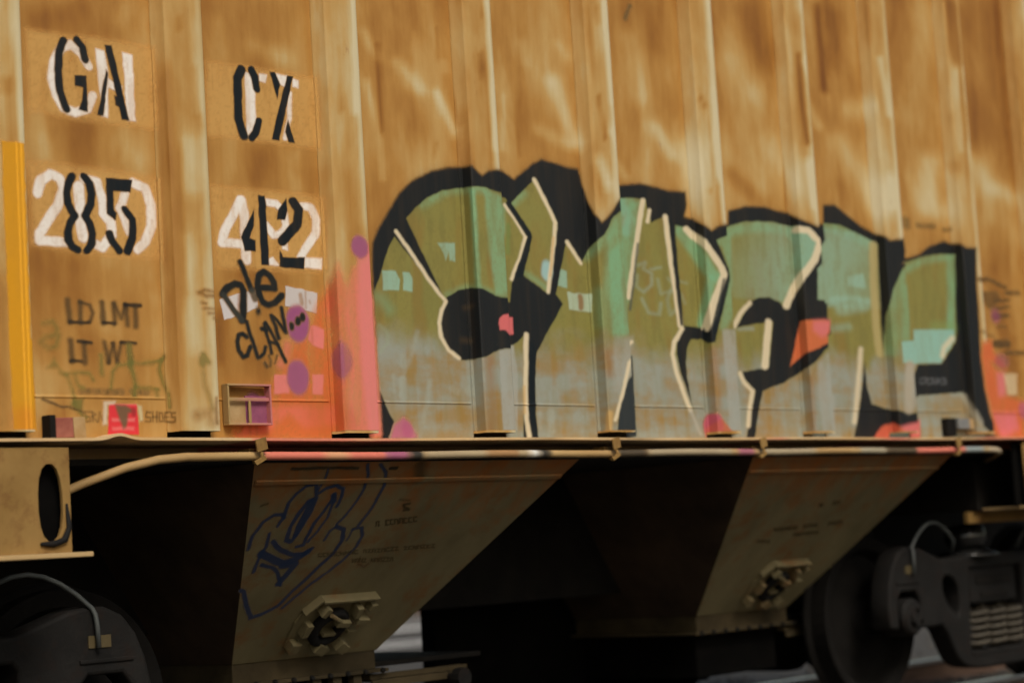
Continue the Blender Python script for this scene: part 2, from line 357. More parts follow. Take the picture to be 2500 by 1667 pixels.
# traced outlines of paint on the car, in metres: x along the side, z up (or distance down the hopper sheet)
D={
'letter_G':[('s','k',1,0.004,'o',0,[0.279,3.018,0.259,2.975,0.25,2.906,0.254,2.833,0.281,2.771],0.017,0.014),
('s','k',1,0.004,'o',0,[0.336,3.028,0.359,3.006,0.37,2.961],0.017,0.014),
('p','k',1,0.004,'o',0,[0.318,2.898,0.372,2.9,0.373,2.771,0.331,2.775,0.348,2.811,0.357,2.857,0.322,2.861])],
'letter_A':[('p','k',1,0.004,'o',0,[0.46,2.939,0.467,2.923,0.44,2.762,0.413,2.763]),
('p','k',1,0.004,'o',0,[0.457,3.028,0.488,3.03,0.521,2.895,0.555,2.759,0.52,2.759,0.489,2.894]),
('p','k',1,0.004,'o',0,[0.49,2.845,0.512,2.842,0.53,2.798,0.493,2.811])],
'letter_C':[('s','k',1,0.004,'o',0,[1.209,3.02,1.189,2.984,1.187,2.898,1.187,2.825,1.209,2.762],0.022,0.017),
('s','k',1,0.004,'o',0,[1.26,3.027,1.276,3.001,1.284,2.956],0.019,0.015),
('s','k',1,0.004,'o',0,[1.287,2.829,1.269,2.779,1.248,2.759],0.017,0.014)],
'letter_X':[('p','k',1,0.004,'o',0,[1.354,3.031,1.381,3.03,1.405,2.983,1.386,2.925]),
('p','k',1,0.004,'o',0,[1.442,3.025,1.476,3.026,1.388,2.761,1.348,2.762]),
('p','k',1,0.004,'o',0,[1.439,2.851,1.471,2.759,1.434,2.759,1.421,2.802])],
'digit_8':[('s','k',1,0.004,'o',0,[0.294,2.531,0.277,2.505,0.269,2.47,0.271,2.434,0.286,2.408,0.299,2.392,0.28,2.366,0.268,2.331,0.269,2.301,0.283,2.28,0.307,2.272],0.017,0.014),
('s','k',1,0.004,'o',0,[0.347,2.536,0.367,2.513,0.377,2.477,0.37,2.44,0.355,2.411,0.344,2.394,0.362,2.372,0.375,2.333,0.369,2.299,0.347,2.272],0.017,0.014)],
'digit_5':[('p','k',1,0.004,'o',0,[0.44,2.541,0.556,2.542,0.547,2.496,0.472,2.496,0.472,2.428,0.482,2.414,0.475,2.385,0.441,2.411]),
('s','k',1,0.004,'o',0,[0.519,2.432,0.55,2.398,0.548,2.329,0.521,2.279],0.017,0.014),
('s','k',1,0.004,'o',0,[0.447,2.339,0.459,2.311,0.487,2.279],0.016,0.014)],
'digit_4':[('p','k',1,0.004,'o',0,[1.265,2.538,1.301,2.538,1.306,2.27,1.266,2.269]),
('p','k',1,0.004,'o',0,[1.244,2.482,1.237,2.418,1.214,2.368,1.243,2.364,1.242,2.318,1.186,2.318,1.17,2.369])],
'digit_2':[('p','k',1,0.004,'o',0,[1.409,2.538,1.412,2.492,1.397,2.453,1.357,2.452,1.362,2.488]),
('s','k',1,0.004,'o',0,[1.442,2.529,1.47,2.497,1.458,2.441,1.377,2.367],0.023,0.018),
('p','k',1,0.004,'o',0,[1.363,2.331,1.378,2.306,1.488,2.312,1.483,2.265,1.358,2.265])],
'ghost_G':[('s','w',0.93,0.006,'o',0.35,[0.383,2.94,0.354,2.979,0.309,3.007,0.268,2.987,0.232,2.931,0.223,2.874,0.235,2.819,0.271,2.773,0.317,2.761,0.372,2.782,0.395,2.833],0.018,0.016)],
'ghost_A':[('p','w',0.93,0.006,'o',0.35,[0.417,3.009,0.457,3.002,0.467,2.946,0.466,2.894,0.459,2.76,0.432,2.761,0.429,2.843,0.421,2.934]),
('p','w',0.93,0.006,'o',0.35,[0.466,2.903,0.528,2.882,0.526,2.855,0.465,2.871]),
('p','w',0.93,0.006,'o',0.35,[0.534,3.013,0.579,3.007,0.581,2.759,0.546,2.758])],
'ghost_C':[('p','w',0.93,0.006,'o',0.35,[1.225,3.016,1.259,3.011,1.273,2.97,1.275,2.811,1.244,2.758,1.224,2.757,1.227,2.866]),
('p','w',0.93,0.006,'o',0.35,[1.298,3.016,1.339,3.015,1.33,2.982,1.293,2.985])],
'ghost_X':[('p','w',0.93,0.006,'o',0.35,[1.472,3.017,1.504,3.015,1.502,2.983,1.472,2.983]),
('s','w',0.93,0.006,'o',0.35,[1.455,2.956,1.445,2.855,1.418,2.774],0.011,0.009),
('p','w',0.93,0.006,'o',0.35,[1.363,3.025,1.444,3.025,1.437,2.978,1.401,2.986])],
'ghost_2':[('s','w',0.93,0.006,'o',0.35,[0.146,2.46,0.162,2.505,0.201,2.53,0.241,2.521,0.255,2.486,0.229,2.423,0.146,2.317,0.147,2.292,0.262,2.295],0.02,0.017)],
'ghost_0':[('s','w',0.93,0.006,'o',0.35,[0.346,2.528,0.4,2.522,0.421,2.467,0.425,2.411,0.457,2.379,0.459,2.334,0.415,2.286,0.389,2.295],0.019,0.016),
('s','w',0.93,0.006,'o',0.35,[0.321,2.497,0.325,2.436,0.325,2.369,0.333,2.319],0.023,0.02),
('s','w',0.93,0.006,'o',0.35,[0.522,2.493,0.498,2.433,0.535,2.351],0.018,0.015)],
'ghost_O':[('s','w',0.93,0.006,'o',0.35,[0.559,2.533,0.61,2.518,0.635,2.456,0.634,2.381,0.604,2.319,0.567,2.29],0.02,0.016)],
'ghost_4':[('s','w',0.93,0.006,'o',0.35,[1.178,2.513,1.091,2.383,1.077,2.343,1.203,2.343],0.02,0.016),
('s','w',0.93,0.006,'o',0.35,[1.182,2.51,1.193,2.438,1.191,2.342,1.191,2.282],0.023,0.018)],
'ghost_O2':[('s','w',0.93,0.006,'o',0.35,[1.307,2.514,1.354,2.512,1.392,2.485,1.401,2.424,1.37,2.391,1.335,2.389,1.298,2.428],0.018,0.014),
('p','w',0.93,0.006,'o',0.35,[1.303,2.295,1.325,2.303,1.355,2.274,1.355,2.268,1.303,2.271]),
('p','w',0.93,0.006,'o',0.35,[1.37,2.391,1.403,2.393,1.403,2.332,1.375,2.336])],
'ghost_22':[('s','w',0.93,0.006,'o',0.35,[1.487,2.512,1.536,2.512,1.56,2.467,1.554,2.411,1.501,2.351,1.468,2.312],0.02,0.015),
('p','w',0.93,0.006,'o',0.35,[1.487,2.31,1.581,2.312,1.575,2.27,1.485,2.271])],
'patch0':[('p',(192, 150, 86),0.78,0.02,'o',0.5,[0.123,3.031,0.425,3.047,0.686,3.042,0.686,2.893,0.686,2.743,0.37,2.737,0.124,2.75,0.123,2.89])],
'patch1':[('p',(192, 150, 86),0.78,0.02,'o',0.5,[1.039,3.026,1.324,3.035,1.605,3.031,1.607,2.75,1.314,2.75,1.033,2.745])],
'patch2':[('p',(192, 150, 86),0.78,0.02,'o',0.5,[0.112,2.567,0.335,2.569,0.506,2.563,0.685,2.554,0.684,2.406,0.683,2.259,0.498,2.261,0.32,2.263,0.109,2.276,0.111,2.421])],
'patch3':[('p',(192, 150, 86),0.78,0.02,'o',0.5,[1.033,2.552,1.31,2.56,1.61,2.556,1.609,2.408,1.608,2.261,1.29,2.249,1.041,2.246,1.037,2.399])],
'ld_lmt':[('s',(40, 33, 24),0.74,0.009,'o',0,[0.255,2.088,0.259,2.013],0.013,0.011),
('s',(24, 22, 20),0.9,0.006,'o',0,[0.259,2.013,0.342,2.014],0.008,0.007),
('s',(40, 33, 24),0.74,0.009,'o',0,[0.306,2.084,0.306,2.014],0.012,0.01),
('s',(30, 27, 22),0.7,0.006,'o',0,[0.306,2.086,0.345,2.079,0.358,2.05,0.346,2.016],0.009,0.007),
('s',(40, 33, 24),0.74,0.009,'o',0,[0.4,2.09,0.405,2.018],0.013,0.011),
('s',(24, 22, 20),0.9,0.006,'o',0,[0.405,2.017,0.452,2.017],0.007,0.006),
('s',(40, 33, 24),0.74,0.009,'o',0,[0.451,2.088,0.453,2.014],0.011,0.009),
('s',(40, 33, 24),0.74,0.009,'o',0,[0.457,2.085,0.481,2.035,0.504,2.083],0.009,0.007),
('s',(40, 33, 24),0.74,0.009,'o',0,[0.506,2.084,0.507,2.014],0.011,0.009),
('s',(24, 22, 20),0.92,0.006,'o',0,[0.502,2.087,0.569,2.087],0.009,0.008),
('s',(40, 33, 24),0.74,0.009,'o',0,[0.544,2.085,0.546,2.011],0.012,0.01)],
'lt_wt':[('s',(40, 33, 24),0.74,0.009,'o',0,[0.258,1.947,0.261,1.877],0.013,0.011),
('s',(24, 22, 20),0.92,0.006,'o',0,[0.257,1.876,0.3,1.875],0.008,0.006),
('s',(40, 33, 24),0.74,0.009,'o',0,[0.315,1.942,0.316,1.872],0.012,0.01),
('s',(24, 22, 20),0.92,0.006,'o',0,[0.291,1.946,0.345,1.944],0.008,0.007),
('s',(40, 33, 24),0.74,0.009,'o',0,[0.403,1.948,0.416,1.875],0.01,0.008),
('s',(40, 33, 24),0.74,0.009,'o',0,[0.416,1.875,0.44,1.943],0.008,0.007),
('s',(40, 33, 24),0.74,0.009,'o',0,[0.44,1.943,0.453,1.876],0.009,0.007),
('s',(40, 33, 24),0.74,0.009,'o',0,[0.453,1.876,0.477,1.944],0.009,0.007),
('s',(24, 22, 20),0.92,0.006,'o',0,[0.477,1.949,0.539,1.947],0.009,0.007),
('s',(40, 33, 24),0.74,0.009,'o',0,[0.51,1.945,0.512,1.871],0.012,0.01)],
'small_print':[('s',(70, 64, 44),0.5,0.006,'o',0.5,[0.291,1.771,0.315,1.77],0.014,0.012),
('s',(70, 64, 44),0.5,0.006,'o',0.5,[0.331,1.772,0.359,1.771],0.014,0.012),
('s',(70, 64, 44),0.5,0.006,'o',0.5,[0.375,1.773,0.399,1.771],0.014,0.012),
('s',(70, 64, 44),0.5,0.006,'o',0.5,[0.415,1.773,0.435,1.772],0.014,0.012),
('s',(70, 64, 44),0.5,0.006,'o',0.5,[0.452,1.774,0.468,1.772],0.014,0.012),
('s',(70, 64, 44),0.5,0.006,'o',0.5,[0.513,1.775,0.542,1.774],0.015,0.012),
('s',(70, 64, 44),0.5,0.006,'o',0.5,[0.559,1.775,0.58,1.774],0.015,0.012)],
'shoes_print':[('s',(66, 52, 32),0.75,0.006,'o',0,[0.593,1.701,0.572,1.703,0.569,1.686,0.59,1.683,0.589,1.668,0.566,1.669],0.003,0.003),
('s',(66, 52, 32),0.7,0.006,'o',0,[0.603,1.702,0.601,1.668],0.003,0.003),
('s',(66, 52, 32),0.7,0.006,'o',0,[0.62,1.702,0.618,1.668],0.003,0.003),
('s',(66, 52, 32),0.7,0.006,'o',0,[0.602,1.685,0.619,1.685],0.003,0.002),
('s',(66, 52, 32),0.75,0.006,'o',0,[0.63,1.7,0.643,1.7,0.644,1.67,0.629,1.67,0.63,1.7],0.003,0.003),
('s',(66, 52, 32),0.8,0.006,'o',0,[0.681,1.701,0.656,1.702,0.654,1.668,0.679,1.667],0.003,0.003),
('s',(66, 52, 32),0.75,0.006,'o',0,[0.655,1.685,0.673,1.684],0.003,0.002),
('s',(66, 52, 32),0.75,0.006,'o',0,[0.708,1.698,0.689,1.699,0.688,1.684,0.707,1.681,0.706,1.666,0.685,1.667],0.004,0.003),
('s',(66, 52, 32),0.6,0.006,'o',0,[0.327,1.699,0.307,1.699,0.307,1.684,0.326,1.681,0.326,1.666,0.306,1.666],0.003,0.003),
('s',(66, 52, 32),0.6,0.006,'o',0,[0.335,1.698,0.336,1.666],0.003,0.003),
('s',(66, 52, 32),0.6,0.006,'o',0,[0.336,1.698,0.351,1.691,0.336,1.683,0.354,1.666],0.003,0.003),
('s',(66, 52, 32),0.6,0.006,'o',0,[0.36,1.666,0.367,1.698,0.376,1.667],0.003,0.002)],
'green_scrawl':[('s',(92, 96, 44),0.5,0.01,'o',0.35,[0.15,2.005,0.189,2.013,0.207,1.991,0.198,1.967,0.159,1.959,0.135,1.939,0.165,1.917,0.2,1.928,0.21,1.968],0.012,0.01),
('p',(92, 96, 44),0.72,0.01,'o',0.35,[0.187,1.885,0.198,1.866,0.21,1.847,0.154,1.849]),
('s',(92, 96, 44),0.72,0.01,'o',0.35,[0.212,1.837,0.235,1.828,0.249,1.795,0.262,1.746,0.269,1.713],0.007,0.006),
('s',(92, 96, 44),0.72,0.01,'o',0.35,[0.231,1.831,0.282,1.835,0.33,1.836,0.345,1.813],0.007,0.006),
('s',(92, 96, 44),0.72,0.01,'o',0.35,[0.27,1.825,0.28,1.792,0.303,1.783],0.007,0.006),
('s',(92, 96, 44),0.72,0.01,'o',0.35,[0.385,1.901,0.384,1.834],0.009,0.007),
('s',(92, 96, 44),0.72,0.01,'o',0.35,[0.42,1.788,0.431,1.842,0.456,1.866,0.51,1.871],0.007,0.006),
('s',(92, 96, 44),0.72,0.01,'o',0.35,[0.511,1.938,0.514,1.864,0.531,1.8,0.521,1.763],0.012,0.01),
('s',(92, 96, 44),0.72,0.01,'o',0.35,[0.506,1.881,0.556,1.875,0.606,1.88,0.645,1.891,0.663,1.905],0.01,0.008),
('s',(92, 96, 44),0.72,0.01,'o',0.35,[0.649,1.891,0.643,1.854,0.657,1.803,0.678,1.764,0.682,1.72],0.01,0.008),
('s',(92, 96, 44),0.72,0.01,'o',0.35,[0.531,1.79,0.581,1.789,0.631,1.785],0.007,0.006),
('p',(92, 96, 44),0.72,0.01,'o',0.35,[0.254,1.743,0.302,1.747,0.291,1.694,0.242,1.723]),
('s',(92, 96, 44),0.72,0.01,'o',0.35,[0.622,1.785,0.625,1.758],0.006,0.005),
('s',(92, 96, 44),0.0,0.006,'o',0,[0.434,1.755,0.445,1.732,0.452,1.709,0.465,1.642],0.012,0.01),
('s',(92, 96, 44),0.72,0.01,'o',0.35,[0.306,1.678,0.283,1.694],0.008,0.007)],
'black_scribble':[('s',(34, 36, 32),0.85,0.006,'o',0,[0.131,1.743,0.161,1.732,0.199,1.718,0.238,1.718,0.268,1.709,0.299,1.697],0.005,0.004)],
'red_sticker':[('p',(205, 52, 58),1,0.003,'o',0,[0.407,1.728,0.532,1.73,0.532,1.62,0.395,1.62]),
('p',(214, 116, 112),0.8,0.006,'o',0,[0.418,1.678,0.517,1.679,0.516,1.667,0.418,1.668]),
('p',(214, 116, 112),0.7,0.006,'o',0,[0.417,1.648,0.515,1.647,0.514,1.635,0.416,1.637]),
('s',(214, 116, 112),0.5,0.006,'o',0,[0.409,1.727,0.527,1.728],0.003,0.003),
('p',(96, 84, 60),0.92,0.008,'o',0,[0.433,1.727,0.482,1.726,0.526,1.703,0.489,1.696,0.48,1.645,0.467,1.639,0.451,1.672]),
('s',(150, 40, 44),0.8,0.006,'o',0,[0.514,1.709,0.513,1.692],0.01,0.008),
('p',(200, 190, 170),0.75,0.008,'o',0,[0.385,1.736,0.438,1.739,0.429,1.728,0.4,1.723,0.393,1.655,0.375,1.655]),
('p',(190, 186, 150),0.75,0.008,'o',0,[0.534,1.728,0.552,1.723,0.554,1.673,0.539,1.669])],
'yellow_stripe':[('p',(203, 143, 22),0.97,0.004,'o',0.12,[-0.097,2.613,-0.058,2.612,-0.005,2.612,-0.008,2.399,-0.008,2.237,-0.007,2.076,-0.005,1.942,0.101,1.817,0.101,1.634,-0.09,1.628,-0.092,1.77,-0.094,1.913,-0.093,2.072,-0.093,2.232,-0.097,2.342,-0.097,2.477]),
('s',(196, 112, 30),0.45,0.03,'o',0,[-0.045,1.671,-0.044,1.628],0.046,0.04)],
'pink_field':[('p',(198, 96, 50),0.8,0.035,'o',0.5,[1.621,2.225,1.565,2.153,1.528,2.089,1.505,2.045,1.432,1.988,1.378,1.962,1.359,1.901,1.327,1.846,1.278,1.803,1.249,1.719,1.206,1.648,1.099,1.636,1.093,1.603,1.361,1.603,1.645,1.598,1.656,1.749,1.664,1.9,1.665,2.147,1.656,2.221]),
('p',(204, 104, 80),0.75,0.035,'o',0.4,[1.619,2.201,1.659,2.283,1.684,2.247,1.704,2.173,1.694,2.086,1.697,1.901,1.672,1.717,1.653,1.598,1.628,1.6,1.635,1.812,1.642,2.025,1.578,2.104]),
('p',(214, 116, 100),0.85,0.02,'o',0.4,[1.706,2.198,1.74,2.275,1.83,2.312,1.746,2.339,1.837,2.377,1.956,2.161,1.958,1.982,1.96,1.803,1.964,1.622,1.959,1.61,1.655,1.599,1.653,1.598,1.676,1.717,1.701,1.901,1.685,2.086]),
('p',(216, 124, 122),0.75,0.02,'o',0,[1.77,2.322,1.833,2.363,1.956,2.161,1.959,1.972,1.963,1.783,1.964,1.628,1.779,1.623,1.762,1.851,1.758,2.037]),
('p',(212, 110, 90),0.7,0.02,'o',0.4,[1.257,1.725,1.62,1.733,1.615,1.66,1.45,1.649,1.373,1.702,1.267,1.636,1.113,1.618,1.145,1.648,1.245,1.66]),
('p',(214, 122, 118),0.85,0.004,'o',0,[1.308,1.851,1.383,1.853,1.379,1.781,1.303,1.776]),
('p',(214, 122, 118),0.8,0.004,'o',0,[1.5,1.856,1.557,1.854,1.549,1.776,1.499,1.779]),
('p',(214, 122, 118),0.9,0.005,'o',0,[1.502,2.044,1.518,2.048,1.574,2.03,1.563,1.955,1.509,1.97,1.487,1.989]),
('s',(176, 90, 40),0.7,0.006,'o',0,[1.51,2.042,1.509,1.976],0.003,0.002),
('s',(208, 112, 100),0.6,0.02,'o',0,[1.381,1.969,1.367,1.923,1.339,1.889],0.017,0.013),
('s',(178, 88, 40),0.5,0.04,'o',0,[1.566,1.692,1.598,1.66],0.107,0.08)],
'purple_dots':[('s',(146, 76, 122),0.85,0.012,'o',0,[1.783,2.36,1.784,2.36],0.044,0.045),
('s',(146, 76, 122),0.95,0.012,'o',0,[1.437,2.052,1.438,2.052],0.058,0.071),
('s',(152, 78, 112),0.62,0.012,'o',0.3,[1.657,1.907,1.658,1.907],0.053,0.07),
('s',(140, 72, 128),0.4,0.012,'o',0,[1.657,1.907,1.658,1.907],0.013,0.067),
('s',(146, 76, 122),0.85,0.012,'o',0,[1.426,1.842,1.427,1.842],0.055,0.067),
('s',(146, 76, 122),0.8,0.012,'o',0,[1.199,1.725,1.2,1.725],0.048,0.056),
('p',(172, 92, 130),0.8,0.015,'o',0.2,[2.019,1.61,2.041,1.66,2.096,1.693,2.138,1.66,2.17,1.616,2.151,1.602,2.027,1.602]),
('s',(160, 74, 118),0.5,0.012,'o',0,[2.114,1.641,2.115,1.641],0.028,0.038),
('s',(176, 78, 104),0.92,0.012,'o',0,[4.386,1.659,4.387,1.659],0.066,0.062),
('p',(186, 90, 70),0.7,0.01,'o',0,[4.442,1.692,4.516,1.636,4.499,1.604,4.338,1.605,4.33,1.649])],
'paper_label0':[('p',(196, 192, 192),0.97,0.003,'o',0,[1.052,2.127,1.237,2.175,1.239,2.102,1.166,2.078,1.07,2.049,1.062,2.09]),
('s',(150, 96, 60),0.6,0.006,'o',0.5,[1.152,2.141,1.152,2.078],0.012,0.01)],
'paper_label1':[('p',(192, 186, 184),0.97,0.003,'o',0,[1.383,2.194,1.481,2.184,1.547,2.174,1.539,2.095,1.378,2.116]),
('s',(150, 110, 70),0.7,0.006,'o',0.3,[1.457,2.162,1.463,2.131],0.011,0.009),
('s',(150, 110, 70),0.6,0.006,'o',0,[1.485,2.178,1.484,2.115],0.005,0.004),
('s',(150, 110, 70),0.6,0.006,'o',0,[1.505,2.142,1.508,2.133],0.005,0.004)],
'tag':[('s',(24, 28, 28),1,0.006,'o',0,[1.067,2.145,1.094,2.174,1.13,2.19,1.158,2.186,1.17,2.167,1.168,2.117,1.163,2.072,1.157,2.05],0.018,0.014),
('s',(48, 50, 46),1,0.006,'o',0,[1.071,2.143,1.117,2.093,1.157,2.05],0.014,0.011),
('s',(24, 28, 28),1,0.006,'o',0,[1.16,2.273,1.192,2.21,1.211,2.169],0.014,0.011),
('s',(60, 60, 54),0.8,0.006,'o',0,[1.211,2.169,1.227,2.134],0.013,0.01),
('s',(24, 28, 28),1,0.006,'o',0,[1.24,2.179,1.288,2.182,1.325,2.181,1.322,2.204,1.302,2.231,1.277,2.243,1.251,2.228,1.241,2.193,1.246,2.157,1.263,2.127,1.291,2.115,1.325,2.127,1.36,2.157],0.018,0.014),
('s',(24, 28, 28),1,0.012,'o',0,[1.241,2.091,1.242,2.091],0.012,0.016),
('s',(24, 28, 28),1,0.006,'o',0,[1.178,1.99,1.161,2,1.139,1.994,1.131,1.969,1.136,1.939,1.156,1.914,1.178,1.921,1.194,1.952],0.012,0.01),
('s',(24, 28, 28),1,0.006,'o',0,[1.178,2.048,1.203,1.98,1.231,1.911,1.261,1.931,1.268,1.954],0.011,0.008),
('s',(24, 28, 28),1,0.006,'o',0,[1.268,2.043,1.28,1.999,1.292,1.966,1.299,1.93],0.009,0.007),
('s',(24, 28, 28),1,0.006,'o',0,[1.276,2.047,1.313,1.997,1.339,1.953,1.366,1.903],0.01,0.008),
('s',(24, 28, 28),1,0.006,'o',0,[1.289,1.975,1.329,1.969],0.009,0.007),
('s',(24, 28, 28),1,0.006,'o',0,[1.256,2.025,1.278,2.019],0.012,0.009),
('s',(24, 28, 28),1,0.006,'o',0,[1.338,1.99,1.326,2.029,1.307,2.076,1.335,2.057,1.373,2.014,1.368,2.059,1.357,2.109],0.011,0.008),
('s',(24, 28, 28),1,0.006,'o',0,[1.406,2.039,1.407,2.039],0.013,0.017),
('s',(24, 28, 28),1,0.006,'o',0,[1.437,2.06,1.438,2.06],0.015,0.018),
('s',(24, 28, 28),1,0.006,'o',0,[1.461,2.077,1.462,2.077],0.015,0.018),
('s',(24, 28, 28),0.8,0.006,'o',0,[1.263,1.895,1.271,1.879],0.008,0.006),
('s',(24, 28, 28),0.7,0.006,'o',0,[1.286,1.921,1.292,1.904,1.287,1.882],0.007,0.005),
('s',(24, 28, 28),0.6,0.006,'o',0,[1.326,1.922,1.313,1.894],0.006,0.005)],
'brown_scrawl':[('s',(104, 66, 26),0.75,0.01,'o',0.3,[0.841,2.134,0.869,2.146,0.913,2.143],0.007,0.005),
('s',(104, 66, 26),0.75,0.01,'o',0.3,[0.848,2.132,0.881,2.125,0.912,2.127],0.006,0.005),
('s',(104, 66, 26),0.75,0.01,'o',0.3,[0.856,2.1,0.876,2.098],0.005,0.004),
('s',(104, 66, 26),0.75,0.01,'o',0.3,[0.868,2.079,0.909,2.078],0.008,0.004),
('s',(104, 66, 26),0.75,0.01,'o',0.3,[0.888,2.061,0.908,2.061],0.006,0.004),
('s',(104, 66, 26),0.75,0.01,'o',0.3,[0.911,2.043,1.037,2.048],0.005,0.004),
('s',(112, 110, 60),0.7,0.012,'o',0,[0.845,1.876,0.851,1.905,0.871,1.882],0.015,0.012),
('s',(122, 110, 60),0.45,0.012,'o',0,[0.846,1.888,0.855,1.796,0.887,1.71],0.012,0.01),
('s',(110, 72, 30),0.45,0.02,'o',0.4,[0.813,1.687,0.871,1.693,0.884,1.659],0.022,0.017),
('s',(110, 72, 30),0.5,0.006,'o',0,[0.904,1.751,0.902,1.659],0.007,0.006)],
'mural':[('p',(16, 25, 30),0.28,0.04,'o',0,[1.967,2.187,1.965,2.289,1.973,2.391,2.013,2.458,2.071,2.533,2.139,2.61,2.216,2.669,2.33,2.72,2.454,2.752,2.581,2.753,2.639,2.714,2.685,2.742,2.895,2.766,2.972,2.735,3.048,2.784,3.102,2.817,3.167,2.845,3.229,2.837,3.313,2.827,3.404,2.825,3.424,2.761,3.456,2.673,3.487,2.611,3.532,2.573,3.603,2.626,3.666,2.688,3.818,2.776,3.963,2.795,4.044,2.793,4.173,2.782,4.307,2.786,4.313,2.725,4.289,2.665,4.355,2.656,4.413,2.62,4.466,2.595,4.51,2.618,4.565,2.631,4.749,2.654,4.757,2.722,4.908,2.756,5.067,2.765,5.267,2.749,5.338,2.711,5.501,2.684,5.698,2.718,5.712,2.817,5.816,2.83,5.891,2.8,6.044,2.739,6.229,2.689,6.29,2.661,6.594,2.697,6.6,2.622,6.4,2.543,6.758,2.623,6.854,2.672,7.023,2.713,7.154,2.698,7.206,2.673,7.319,2.681,7.29,2.499,7.281,2.266,7.268,2.072,7.284,1.88,7.331,1.708,7.596,1.601,6.991,1.601,6.367,1.596,5.981,1.602,5.417,1.597,5.094,1.602,4.751,1.601,4.305,1.6,3.994,1.599,3.559,1.594,3.295,1.598,3.023,1.598,2.643,1.593,2.412,1.598,2.18,1.599,1.958,1.599,1.965,1.761,1.973,1.924]),
('p',(16, 25, 30),0.98,0.012,'o',0,[1.967,2.187,1.965,2.289,1.973,2.391,2.013,2.458,2.071,2.533,2.139,2.61,2.216,2.669,2.33,2.72,2.454,2.752,2.581,2.753,2.639,2.714,2.685,2.742,2.895,2.766,2.972,2.735,3.048,2.784,3.102,2.817,3.167,2.845,3.229,2.837,3.313,2.827,3.404,2.825,3.424,2.761,3.456,2.673,3.487,2.611,3.532,2.573,3.603,2.626,3.666,2.688,3.818,2.776,3.963,2.795,4.044,2.793,4.173,2.782,4.307,2.786,4.313,2.725,4.289,2.665,4.355,2.656,4.413,2.62,4.466,2.595,4.51,2.618,4.565,2.631,4.749,2.654,4.757,2.722,4.908,2.756,5.067,2.765,5.267,2.749,5.338,2.711,5.501,2.684,5.698,2.718,5.712,2.817,5.816,2.83,5.891,2.8,6.044,2.739,6.229,2.689,6.29,2.661,6.594,2.697,6.6,2.622,6.4,2.543,6.758,2.623,6.854,2.672,7.023,2.713,7.154,2.698,7.206,2.673,7.319,2.681,7.29,2.499,7.281,2.266,7.268,2.072,7.284,1.88,7.331,1.708,7.596,1.601,6.991,1.601,6.367,1.596,5.981,1.602,5.417,1.597,5.094,1.602,4.751,1.601,4.305,1.6,3.994,1.599,3.559,1.594,3.295,1.598,3.023,1.598,2.643,1.593,2.412,1.598,2.18,1.599,1.958,1.599,1.965,1.761,1.973,1.924]),
('p',(126, 124, 66),0.9,0.005,'r',0.18,[1.971,2.194,2.007,2.259,2.038,2.331,2.074,2.392,2.099,2.429,2.237,2.303,2.379,2.175,2.358,2.141,2.332,2.081,2.339,2.023,2.381,1.969,2.445,1.934,2.509,1.934,2.597,1.94,2.677,1.972,2.897,2.004,2.966,2.049,2.966,2.05,2.942,1.812,2.926,1.598,2.526,1.597,2.26,1.599,2.005,1.599,2.043,1.67,1.97,1.798,1.969,1.924]),
('p',(126, 124, 66),0.9,0.005,'r',0.18,[2.174,2.508,2.225,2.552,2.302,2.605,2.398,2.643,2.494,2.661,2.659,2.664,2.716,2.652,2.904,2.646,3.042,2.491,2.912,2.284,2.894,2.191,2.678,2.205,2.593,2.231,2.534,2.24,2.458,2.227,2.4,2.202,2.375,2.185,2.274,2.347]),
('p',(126, 124, 66),0.9,0.005,'r',0.18,[2.943,2.627,3.008,2.676,3.117,2.752,3.24,2.562,3.142,2.241,2.985,2.315,3.057,2.485,3.044,2.516]),
('p',(126, 124, 66),0.9,0.005,'r',0.18,[3.035,1.968,3.115,2.06,3.238,2.2,3.195,2.243,3.263,2.416,3.293,2.485,3.389,2.394,3.437,2.453,3.549,2.521,3.612,2.605,3.811,2.71,3.886,2.721,4.002,2.724,4.01,2.671,4.037,2.617,4.148,2.656,4.163,2.631,4.194,2.382,4.226,2.133,4.166,2.064,4.153,1.997,4.157,1.993,4.177,1.913,4.218,1.817,4.262,1.721,4.306,1.641,4.309,1.603,3.671,1.592,3.812,1.616,3.815,1.709,3.821,1.983,3.648,1.866,3.581,1.758,3.536,1.611,3.534,1.592,3.282,1.597,3.023,1.598,3.016,1.704,3.027,1.881]),
('p',(126, 124, 66),0.9,0.005,'r',0.18,[4.209,2.618,4.32,2.609,4.534,2.422,4.542,2.398,4.435,2.26,4.377,2.134,4.228,2.138,4.218,2.378]),
('p',(126, 124, 66),0.9,0.005,'r',0.18,[4.502,2.552,4.769,2.648,4.913,2.681,5.116,2.694,5.295,2.679,5.361,2.663,5.506,2.605,5.437,2.487,5.311,2.393,5.186,2.255,5.139,2.287,5.054,2.309,4.967,2.305,4.893,2.28,4.758,2.144,4.937,2.172,5.073,2.186,5.016,1.959,4.773,1.928,4.817,1.883,4.889,1.838,4.826,1.725,4.783,1.603,4.306,1.603,4.285,1.657,4.245,1.769,4.225,1.882,4.221,1.962,4.242,2.035,4.273,2.073,4.349,2.078,4.39,2.055,4.434,2.057,4.477,2.164,4.564,2.366,4.584,2.417,4.536,2.496]),
